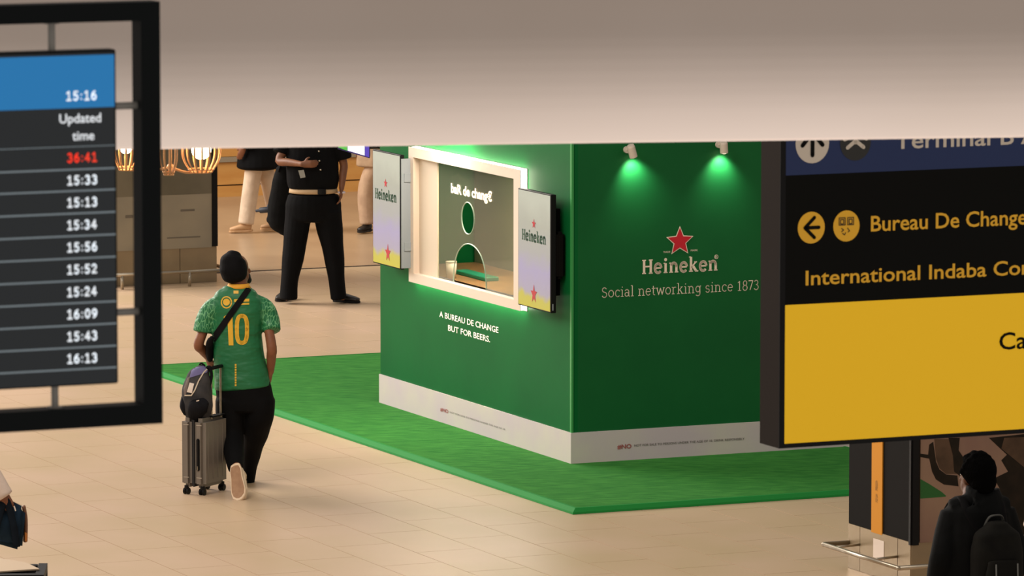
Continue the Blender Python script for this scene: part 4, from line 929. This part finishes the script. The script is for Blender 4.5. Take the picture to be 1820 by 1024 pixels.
bm = SX(B(), (-.052, -.047), (-.0135, -.011), (h0 + .135, h0 + .165)); obj('handle_glint', bm, T['steel'], sh2)
for a, b in ((-sx_ + .035, .035), (-.035, .035), (-.035, sy_ - .035), (-sx_ + .035, sy_ - .035)):
    c = NB + e1 * a + e2 * b
    bm = B(); rod(bm, c + Z * .04, c + Z * .066, .018); SX(bm, (a - .022, a + .022), (b - .012, b + .012), (.024, .046)); wh = obj('wheel_fork', bm, dk, case)
    for k in (-1, 1): bm = B(); rod(bm, c + e1 * (k * .006) + Z * .0235, c + e1 * (k * .021) + Z * .0235, .0235, 16); obj('wheel', bm, dk, wh)
hz = P(375, 644, 42.1).z
pp = [NB + e1 * -.03 + e2 * q for q in (.165, .30)]
for p in pp: bm = B(); rod(bm, p + Z * (h1 - .02), p + Z * hz, .0075); obj('pull_pole', bm, T['steel'], case)
bm = B(); tube(bm, [pp[0] - e2 * .015 + Z * hz, pp[1] + e2 * .015 + Z * hz], [(.016, .014)] * 2, n=12, sub=2); obj('grip', bm, dk, case, smooth=True)
bm = SX(B(), (-.055, -.005), (.14, .33), (h1 - .004, h1 + .006)); obj('pole_socket', bm, dk, case)
bm = B(); tube(bm, [NB + e1 * -.14 + e2 * .1 + Z * (h1 - .005), NB + e1 * -.14 + e2 * .13 + Z * (h1 + .018), NB + e1 * -.14 + e2 * .22 + Z * (h1 + .018), NB + e1 * -.14 + e2 * .25 + Z * (h1 - .005)], [.008] * 4, n=8); obj('top_handle', bm, dk, case, smooth=True)

# ------------------------------------------------------------------ rucksack on the suitcase
yb = (NB - e1 * .1 + e2 * .12).y
Q = lambda px, py, dy=0.0: on_y(px, py, yb + dy)
bpk = thing('backpack', 'charcoal backpack with violet top panel and white tag, riding on the grey suitcase', 'backpack', Q(352, 751))
gry = cloth('charcoal_nylon', (72, 70, 70), (50, 50, 52), bump=.3); gb = cloth('black_nylon', (26, 26, 30), (18, 18, 21), bump=.3)
bm = B(); tube(bm, [Q(352, 742), Q(351, 722), Q(350, 695), Q(354, 672), Q(362, 656)], [(.088, .07), (.115, .10), (.112, .105), (.092, .09), (.05, .055)], wide=X, n=20, power=2.4)
ob = obj('main_bag', fuse(bm, .007, 5), gry, bpk, smooth=True); bb = bvh_of(ob)
bm = B(); tube(bm, [Q(346, 742, -.06), Q(352, 725, -.10), Q(362, 712, -.08)], [(.05, .03), (.075, .04), (.05, .03)], wide=X, n=14); obj('front_pocket', bm, gb, bpk, smooth=True)
bm = B(); tube(bm, [Q(331, 735, -.02), Q(327, 722, -.03), Q(328, 706, -.02)], [(.022, .03), (.032, .045), (.024, .03)], wide=X, n=12); obj('side_pocket', bm, gb, bpk, smooth=True)
decal('violet_panel', quad_bm([[(342, 654), (372, 648), (368, 662), (336, 672)]]), bb, mat('violet_fabric', (104, 98, 140), .8), bpk, off=.004)
decal('piping', lines_bm([[(371, 653), (362, 662), (353, 677), (346, 694), (340, 703), (329, 703)]], 2.2), bb, mat('cream_piping', (200, 186, 164), .6), bpk, off=.006)
decal('luggage_tag', quad_bm([[(337, 680), (345, 682), (341, 699), (332, 697)]]), bb, T['lamp_white'], bpk, off=.009)
decal('side_panel', quad_bm([[(326, 690), (333, 672), (338, 668), (331, 700), (327, 706)]]), bb, mat('taupe_fabric', (104, 90, 82), .8), bpk, off=.004)
decal('reflective_mark', quad_bm([[(349, 712), (354, 711), (354, 712.6), (349, 714)]]), bb, T['lamp_white'], bpk, off=.05)
bm = B(); tube(bm, [Q(364, 658, -.02), Q(372, 652, -.03), Q(376, 668, -.02), Q(371, 690, .0)], [.012] * 4, n=8); obj('shoulder_strap', bm, gb, bpk, smooth=True)
bm = B(); tube(bm, [Q(352, 655), Q(357, 646), Q(364, 650)], [.007] * 3, n=8); obj('haul_loop', bm, gb, bpk, smooth=True)

# ------------------------------------------------------------------ standing guard in dark uniform
Y = 53.9; sc = 187.0
gd = thing('person', 'person in black shirt and trousers standing legs apart behind the walking man', 'person', Vector((P(557, 540, Y).x, Y, 0)))
P = lambda px, py, dy=0.0: on_y(px, py, 53.9 + dy)
fw2 = Vector((.08, -1, 0)).normalized(); rt2 = Vector((1, .08, 0)).normalized()
J = dict(pelvis=P(556, 358), waist=P(556, 325), chest=P(555, 262), neck=P(555, 226), head=P(555, 198))
J.update({'sh-1': P(518, 242), 'el-1': P(496, 286, -.05), 'wr-1': P(538, 292, -.25), 'sh1': P(594, 242), 'el1': P(611, 292, .02), 'wr1': P(607, 336, -.05), 'hd-1': Vector((.95, -.15, .05)), 'pn-1': Vector((0, 1, 0)), 'th-1': Z, 'cu-1': .5,
          'hd1': Vector((-.1, -.1, -1)), 'hp-1': P(532, 370), 'kn-1': P(521, 450), 'an-1': P(512, 524), 'hp1': P(580, 370), 'kn1': P(593, 450), 'an1': P(601, 524),
          'ft-1': Vector((-.2, -.97, 0)), 'fd-1': -Z, 'ft1': Vector((.8, -.6, 0)), 'fd1': -Z})
body(J, fw2, rt2, 'body', skin_mat('dark', (122, 76, 48)), gd, 1.15)
hair_cap(J, fw2, mat('black_hair', (14, 12, 11), .8, bump=.5, bscale=120), gd)
navy = cloth('black_uniform', (10, 11, 13), (8, 8, 10))
bm = B(); tube(bm, [P(556, 334), P(556, 318), P(555, 290), P(555, 262), P(555, 242), P(555, 228)], [(.235, .16), (.25, .17), (.25, .165), (.24, .155), (.20, .13), (.075, .07)], wide=rt2, n=24, power=2.3, cap=.3)
tube(bm, [P(525, 240), P(508, 252), P(499, 272, -.03)], [.075, .085, .08], n=14, cap=.2); tube(bm, [P(586, 240), P(604, 255), P(612, 282)], [.075, .085, .075], n=14, cap=.2)
o = obj('shirt', fuse(bm, .009, 5), navy, gd, smooth=True)
for px, py in ((567, 269), (570, 302), (568, 286)):
    bm = B(); ball(bm, P(px, py, -.175), .009, seg=8); obj('button', bm, T['steel'], gd, smooth=True)
bm = B(); tube(bm, [P(557, 342), P(557, 335)], [(.235, .165), (.228, .16)], wide=rt2, n=24, sub=1, cap=.2); obj('shirt_hem', bm, mat('tan_undershirt', (184, 156, 120), .8), gd, smooth=True)
bm = B(); tube(bm, [P(572, 345, -.165), P(572, 337, -.165)], [(.04, .014), (.04, .014)], wide=rt2, n=12, sub=1); obj('belt_buckle', bm, T['black'], gd)
bm = B()
tube(bm, [P(557, 346), P(557, 365), P(557, 385), P(557, 392)], [(.242, .165), (.268, .175), (.262, .165), (.245, .15)], wide=rt2, n=24, cap=.2)
tube(bm, [P(532, 375), P(528, 400), P(522, 450), P(514.5, 500), P(513, 531)], [(.135, .14), (.122, .13), (.108, .115), (.083, .10), (.086, .105)], wide=rt2, n=18, cap=.2)
tube(bm, [P(582, 375), P(585, 400), P(593, 450), P(598.5, 500), P(602, 531)], [(.135, .14), (.130, .13), (.100, .115), (.078, .10), (.076, .10)], wide=rt2, n=18, cap=.2)
obj('trousers', fuse(bm, .009, 5), navy, gd, smooth=True)
bs = mat('black_leather', (24, 20, 19), .4)
a = on_z(513, 531, .001); shoe(a, Vector((-.3, -.95, 0)), Z, bs, T['black'], gd, w=1.25)
a = on_z(594, 536, .001); shoe(a, Vector((.86, -.5, 0)), Z, bs, T['black'], gd, w=1.15)
bm = B(); a = P(607, 342, -.05); tube(bm, [a + Z * .008, a - Z * .008], [(.036, .034)] * 2, wide=rt2, n=16, sub=1, cap=False); obj('wristband', bm, mat('white_wristband', (215, 205, 215), .5), gd)
bm = B(); hexa(bm, [P(x, y, d) for d in (-.31, -.33) for x, y in ((530, 303), (540, 302), (543, 315), (534, 317))]); o = obj('identity_card', bm, T['alu'], gd)
# bag hanging at the guard's side
bag = thing('shoulder_bag', 'large black cloth bag hanging at the left side of the black uniformed person', 'bag', P(500, 415, .35))
bm = B(); tube(bm, [P(505, 300, .3), P(503, 330, .32), P(500, 365, .35), P(497, 392, .36), P(506, 412, .36)], [(.08, .07), (.11, .09), (.13, .10), (.115, .09), (.05, .05)], wide=rt2, n=18)
tube(bm, [P(476, 390, .36), P(500, 395, .36), P(512, 422, .36)], [.03, .08, .03], n=12)
obj('bag_body', fuse(bm, .01, 4), cloth('black_canvas', (18, 19, 20), (12, 13, 14)), bag, smooth=True)
bm = B(); tube(bm, [P(495, 305, .25), P(508, 262, .22), P(524, 228, .05), P(533, 250, .24), P(515, 305, .28)], [(.02, .006)] * 5, wide=Vector((0, 1, 0)), n=8, sub=4); obj('bag_strap', bm, blk, bag, smooth=True)
bm = B(); prism(bm, [P(x, y, .18) for x, y in ((513, 303), (530, 302), (528, 326), (519, 319))], Vector((0, 1, 0)), .02); obj('side_label', bm, mat('grey_green_patch', (84, 86, 74), .8), bag)
bm = B(); rod(bm, P(455, 375, .5), P(500, 369, .4), .014, 10); tube(bm, [P(482, 372, .44), P(463, 374, .48)], [.03, .028], n=12, sub=1); rod(bm, P(478, 372, .45), P(476, 364, .45), .01, 8)
o = obj('umbrella', bm, mat('blue_black_nylon', (24, 32, 46), .6), smooth=True, origin=P(470, 373, .47)); tag(o, 'short folded dark umbrella sticking out behind the black cloth bag', 'umbrella')

# ------------------------------------------------------------------ far walkers
def walker(label, cx, gy, Yf, face_v, top_m, leg_m, shoe_m, sk, legs, hem_y, hem_w, hem_b=.15, arm=.12):
    y0 = on_z(cx, gy).y; s = F / y0; base = Vector((on_y(cx, 300, y0).x, y0, 0))
    r = thing('person', label, 'person', base); f = face_v.normalized(); q = Vector((-f.y, f.x, 0)) * -1
    C_ = lambda z, a=0.0, b=0.0: base + Z * z + f * a + q * b
    J = dict(pelvis=C_(.93), waist=C_(1.08), chest=C_(1.30), neck=C_(1.46), head=C_(1.60))
    for k, sg_ in ((-1, -1), (1, 1)):
        hipx, kn, an, toe = legs[k]
        J.update({'sh%d' % k: C_(1.40, 0, .17 * k), 'el%d' % k: C_(1.14, -arm * k, .23 * k), 'wr%d' % k: C_(.93, -arm * k + .10, .22 * k),
                  'hp%d' % k: C_(.90, 0, .09 * k), 'kn%d' % k: base + kn, 'an%d' % k: base + an, 'ft%d' % k: toe, 'fd%d' % k: -Z})
    body(J, f, q, 'body', sk, r, voxel=.010); hair_cap(J, f, mat('dark_hair', (22, 16, 13), .8), r)
    bm = B(); tube(bm, [C_(hem_y), C_(1.05), C_(1.28), C_(1.40), C_(1.46)], [(hem_w, hem_b), (.19, .14 + (hem_b - .15) * .6), (.21, .14), (.19, .12), (.08, .07)], wide=q, n=20, cap=.3)
    for k in (-1, 1): tube(bm, [J['sh%d' % k], (J['sh%d' % k] + J['el%d' % k]) / 2, J['el%d' % k], J['wr%d' % k]], [.075, .07, .06, .05], n=12, cap=.2)
    obj('jacket', fuse(bm, .012, 5), top_m, r, smooth=True)
    bm = B(); tube(bm, [C_(1.02), C_(.95), C_(.84)], [(.17, .13), (.185, .14), (.17, .13)], wide=q, n=18, cap=.2)
    for k in (-1, 1): tube(bm, [J['hp%d' % k], J['kn%d' % k], J['an%d' % k] + Z * .0], [.105, .09, .085], wide=q, n=16, cap=.2)
    obj('trousers', fuse(bm, .012, 5), leg_m, r, smooth=True)
    for k in (-1, 1):
        a = J['an%d' % k]; d = legs[k][3]; shoe(Vector((a.x, a.y, max(a.z - .085, .002))) - d * .07, d, Z, shoe_m, shoe_m, r, L=.25, w=.9)
    return r
bl = on_z(425, 413).y; s6 = F / bl
lx = lambda px, c: (px - c) / s6
walker('person in cream trousers and dark jacket walking left beyond the guard', 459, 413, 0, Vector((-1, .1, 0)), navy, cloth('cream_trousers', (222, 200, 176), (206, 184, 160)), mat('beige_leather', (200, 160, 118), .5),
       skin_mat('brown', 0), {-1: (0, Vector((lx(446, 459), -.06, .48)), Vector((lx(437, 459), -.08, .10)), Vector((-1, 0, -.05))), 1: (0, Vector((lx(478, 459), .1, .50)), Vector((lx(492, 459), .1, .10)), Vector((-.9, .1, 0)))}, .70, .24, .235, .02)
walker('person in long beige trousers and dark sandals half hidden behind the left screen', 668, 414, 0, Vector((-.3, -.95, 0)), cloth('beige_tunic', (178, 150, 122), (160, 134, 108)), cloth('beige_trousers', (196, 166, 138), (180, 150, 124)), bs,
       skin_mat('dark', 0), {-1: (0, Vector((-.10, 0, .50)), Vector((-.09, 0, .10)), Vector((-.5, -.85, 0))), 1: (0, Vector((.10, 0, .5)), Vector((.12, .02, .10)), Vector((.1, -1, 0)))}, .72, .22)

# ------------------------------------------------------------------ person with backpack, lower right
YR = 31.9; P = lambda px, py, dy=0.0: on_y(px, py, YR + dy)
rp = thing('person', 'person with dark hair and black jacket seen from behind at the lower right corner', 'person', Vector((P(1738, 900).x, YR, 0)))
fR = Vector((-.30, .95, 0)).normalized(); rR = Vector((fR.y, -fR.x, 0)); faceR = Vector((-.62, .78, 0)).normalized()
base = Vector((P(1738, 900).x, YR, 0)); C_ = lambda z, a=0.0, b=0.0: base + Z * z + fR * a + rR * b
J = dict(pelvis=C_(.90), waist=C_(1.06), chest=C_(1.26), neck=P(1727, 893), head=P(1731, 850, .03), face=faceR)
for k in (-1, 1): J.update({'sh%d' % k: C_(1.365, 0, .155 * k), 'el%d' % k: C_(1.10, -.02, .23 * k), 'wr%d' % k: C_(.88, .1, .23 * k), 'hp%d' % k: C_(.88, 0, .09 * k), 'kn%d' % k: C_(.47, .03, .1 * k), 'an%d' % k: C_(.09, 0, .11 * k), 'ft%d' % k: fR, 'fd%d' % k: -Z})
body(J, fR, rR, 'body', skin_mat('umber', (104, 62, 36)), rp, .84)
bm = B(); H = P(1738, 842, 0.0); RM = Matrix((Vector((faceR.y, -faceR.x, 0)), faceR, Z)).transposed().to_4x4()
ball(bm, H + Z * .02 - faceR * .010, (.100, .104, .100), M=RM, seg=24); ball(bm, H - Z * .040 - faceR * .045, (.084, .070, .080), M=RM)
for _i in range(60):
    _a, _b = random.uniform(0, 6.28), random.uniform(-.1, 1.4); _d = Vector((math.cos(_a) * math.cos(_b), math.sin(_a) * math.cos(_b), math.sin(_b)))
    if _d.dot(faceR) < .55 or _b > .5: ball(bm, H + Z * .02 + _d * .092, random.uniform(.016, .026), seg=8)
obj('hair', fuse(bm, .007, 3), mat('black_curly_hair', (9, 8, 8), .95, bump=1.0, bscale=90, spec=.02), rp, smooth=True)
jk = cloth('black_jacket', (17, 18, 18), (12, 13, 13))
bm = B(); tube(bm, [C_(.80), C_(1.0), C_(1.22), C_(1.36), C_(1.435), P(1728, 893)], [(.22, .15), (.21, .15), (.225, .155), (.205, .14), (.145, .115), (.085, .082)], wide=rR, n=24, cap=.3)
for k in (-1, 1): tube(bm, [C_(1.37, 0, .15 * k), (J['sh%d' % k] * .6 + J['el%d' % k] * .4), J['el%d' % k], J['wr%d' % k]], [.075, .076, .07, .05], n=16, cap=.2)
for k in (-1, 1): tube(bm, [P(1728, 899), C_(1.40, -.01, .085 * k), C_(1.375, 0, .15 * k)], [(.07, .08), (.062, .075), (.07, .08)], n=14, cap=.3)
obj('jacket', fuse(bm, .009, 5), jk, rp, smooth=True)
bm = B(); tube(bm, [P(1728, 900), P(1728, 888)], [(.082, .078), (.07, .07)], wide=rR, n=20, sub=2, cap=.1); obj('collar', bm, jk, rp, smooth=True)
bm = B(); tube(bm, [C_(.98), C_(.85), C_(.80)], [(.17, .13), (.18, .14), (.17, .13)], wide=rR, n=18, cap=.2)
for k in (-1, 1): tube(bm, [C_(.86, 0, .09 * k), C_(.47, .03, .1 * k), C_(.10, 0, .11 * k)], [.105, .08, .065], n=14, cap=.2)
obj('trousers', fuse(bm, .01, 5), navy, rp, smooth=True)
for k in (-1, 1): shoe(C_(.002, -.08, .11 * k), fR, Z, bs, T['black'], rp)
bk = thing('backpack', 'black backpack with grey zip lines worn by the person at lower right', 'backpack', C_(.95, -.25, .02))
bg = cloth('dark_olive_nylon', (27, 26, 22), (20, 19, 17), bump=.2)
bc = lambda z, a=0.0, b=0.0: C_(z, -.20 + a, .035 + b)
bm = B(); tube(bm, [bc(.93), bc(1.0), bc(1.16), bc(1.26), bc(1.325)], [(.135, .07), (.15, .10), (.15, .10), (.135, .085), (.07, .05)], wide=rR, n=22, power=2.6); obj('main_bag', fuse(bm, .008, 5), bg, bk, smooth=True)
bm = B(); tube(bm, [bc(.95, -.09), bc(1.03, -.10), bc(1.13, -.095)], [(.10, .03), (.11, .035), (.09, .02)], wide=rR, n=16, power=2.6); obj('front_pocket', bm, bg, bk, smooth=True)
bm = B(); tube(bm, [bc(1.30, .05, -.06), bc(1.365, .02, -.04), bc(1.38, .0, .0), bc(1.365, .02, .04), bc(1.30, .05, .06)], [(.012, .005)] * 5, wide=fR, n=8); obj('haul_loop', bm, mat('grey_webbing', (62, 62, 58), .7), bk, smooth=True)
for k in (-.055, .075): bm = B(); rod(bm, bc(.90, -.142, k), bc(1.12, -.128, k), .004, 6); obj('zip_line', bm, mat('reflective_piping', (120, 122, 118), .4), bk)
for k in (-1, 1): bm = B(); tube(bm, [bc(1.27, .06, .07 * k), C_(1.39, -.10, .10 * k), C_(1.462, -.01, .11 * k), C_(1.38, .12, .13 * k), C_(1.2, .17, .14 * k)], [(.028, .010)] * 5, wide=rR, n=8); obj('shoulder_strap', bm, blk, bk, smooth=True)

# ------------------------------------------------------------------ partly seen people at the frame's edges
def edge_person(label, base, f, shirt_m, sk, hip_dx, height=1.0, armk=1, el=None, wr=None, slv=1.0):
    r = thing('person', label, 'person', base); f = f.normalized(); q = Vector((f.y, -f.x, 0)); h = height
    C_ = lambda z, a=0.0, b=0.0: base + Z * z * h + f * a + q * b
    J = dict(pelvis=C_(.93), waist=C_(1.08), chest=C_(1.30), neck=C_(1.48), head=C_(1.62))
    for k in (-1, 1): J.update({'sh%d' % k: C_(1.42, 0, .18 * k), 'el%d' % k: C_(1.15, -.04, .24 * k), 'wr%d' % k: C_(.93, .08, .23 * k), 'hp%d' % k: C_(.9, 0, .09 * k), 'kn%d' % k: C_(.48, .03, .1 * k), 'an%d' % k: C_(.09, 0, .11 * k), 'ft%d' % k: f, 'fd%d' % k: -Z})
    if el is not None: J['el%d' % armk] = el; J['wr%d' % armk] = wr
    body(J, f, q, 'body', sk, r); hair_cap(J, f, mat('dark_hair', (16, 12, 10), .8, spec=.05), r)
    bm = B(); tube(bm, [C_(.80), C_(1.0), C_(1.26), C_(1.40), C_(1.48)], [(.20, .14), (.19, .14), (.21, .14), (.18, .12), (.08, .07)], wide=q, n=20, cap=.3)
    for k in (-1, 1):
        e = J['sh%d' % k].lerp(J['el%d' % k], .9 * slv); tube(bm, [C_(1.40, 0, .15 * k), (J['sh%d' % k] + e) / 2, e], [.08, .078, .07], n=14, cap=.2)
    obj('shirt', fuse(bm, .01, 5), shirt_m, r, smooth=True)
    bm = B(); tube(bm, [C_(.98), C_(.85), C_(.80)], [(.17, .13), (.18, .14), (.17, .13)], wide=q, n=18, cap=.2)
    for k in (-1, 1): tube(bm, [C_(.86, 0, .09 * k), C_(.47, .03, .1 * k), C_(.10, 0, .11 * k)], [.105, .08, .065], n=14, cap=.2)
    obj('trousers', fuse(bm, .01, 5), navy, r, smooth=True)
    for k in (-1, 1): shoe(C_(.002, -.08, .11 * k), f, Z, bs, T['black'], r)
    return r, C_
YL = 35.0; PL = lambda px, py, dy=0.0: on_y(px, py, YL + dy)
bx = Vector((PL(-112, 900).x, YL, 0))
edge_person('person in a white shirt whose sleeve enters at the lower left edge', bx, Vector((.5, .85, 0)), cloth('white_shirt', (222, 204, 190), (206, 188, 174)), skin_mat('brown', 0), 0, armk=1, el=PL(14, 897, -.1), wr=PL(0, 935, .12))
tt = thing('tote_bag', 'navy blue bag with tan tab hanging below the white sleeve at lower left', 'bag', PL(10, 985, -.12))
nb = cloth('navy_canvas', (32, 52, 70), (24, 40, 56))
bm = B(); hexa(bm, [PL(x, y, d) for d in (-.12, .10) for x, y in ((-45, 955), (39, 979), (46, 903), (-20, 870))]); bevel(bm, .03, 3); obj('bag_body', bm, nb, tt, smooth=True)
bm = B(); tube(bm, [PL(-12, 955, -.135), PL(0, 915, -.14), PL(10, 888, -.13), PL(22, 925, -.14), PL(30, 972, -.135)], [(.022, .006)] * 5, wide=X, n=8); obj('bag_strap', bm, cloth('dark_navy_webbing', (20, 30, 40)), tt, smooth=True)
bm = B(); tube(bm, [PL(42, 900, -.02), PL(46, 925, -.02), PL(45, 962, -.02)], [(.012, .03), (.012, .03), (.014, .03)], wide=X, n=8); obj('side_strap', bm, mat('brown_leather_edge', (112, 72, 46), .6), tt, smooth=True)
bm = B(); hexa(bm, [PL(x, y, d) for d in (-.07, -.03) for x, y in ((44, 946), (49, 948), (48, 963), (44, 962))]); obj('tan_tab', bm, mat('tan_leather', (196, 122, 52), .6), tt)
bm = B(); hexa(bm, [PL(x, y, d) for d in (-.135, -.125) for x, y in ((24, 900), (26, 899), (29, 908), (27, 909))]); obj('zip_pull', bm, T['lamp_white'], tt)
YE = 32.2; PE = lambda px, py, dy=0.0: on_y(px, py, YE + dy)
be = Vector((PE(1925, 950).x, YE + .1, 0))
edge_person('person in white shirt with bare forearm at the extreme right edge', be, Vector((.1, 1, 0)), cloth('white_tee', (226, 206, 190), (210, 192, 176)), skin_mat('warm', (150, 100, 68)), 0, armk=-1, el=PE(1829, 962), wr=PE(1824, 1012, .05), slv=.85)
bm = B(); ball(bm, PE(1830, 1024, .0), (.055, .04, .06), seg=20); o = obj('pouch', fuse(bm, .006, 3), mat('yellow_vinyl', (214, 160, 40), .5), smooth=True, origin=PE(1830, 1024)); tag(o, 'yellow dotted pouch at the extreme lower right edge', 'pouch')
for x, y in ((1816, 1017), (1818, 1006), (1822, 1014)):
    a = PE(x, y, -.035); bm = B(); ball(bm, a, .006, seg=8); m_ = rootm(o); q_ = obj('dot', bm, T['joint'], o, smooth=True)
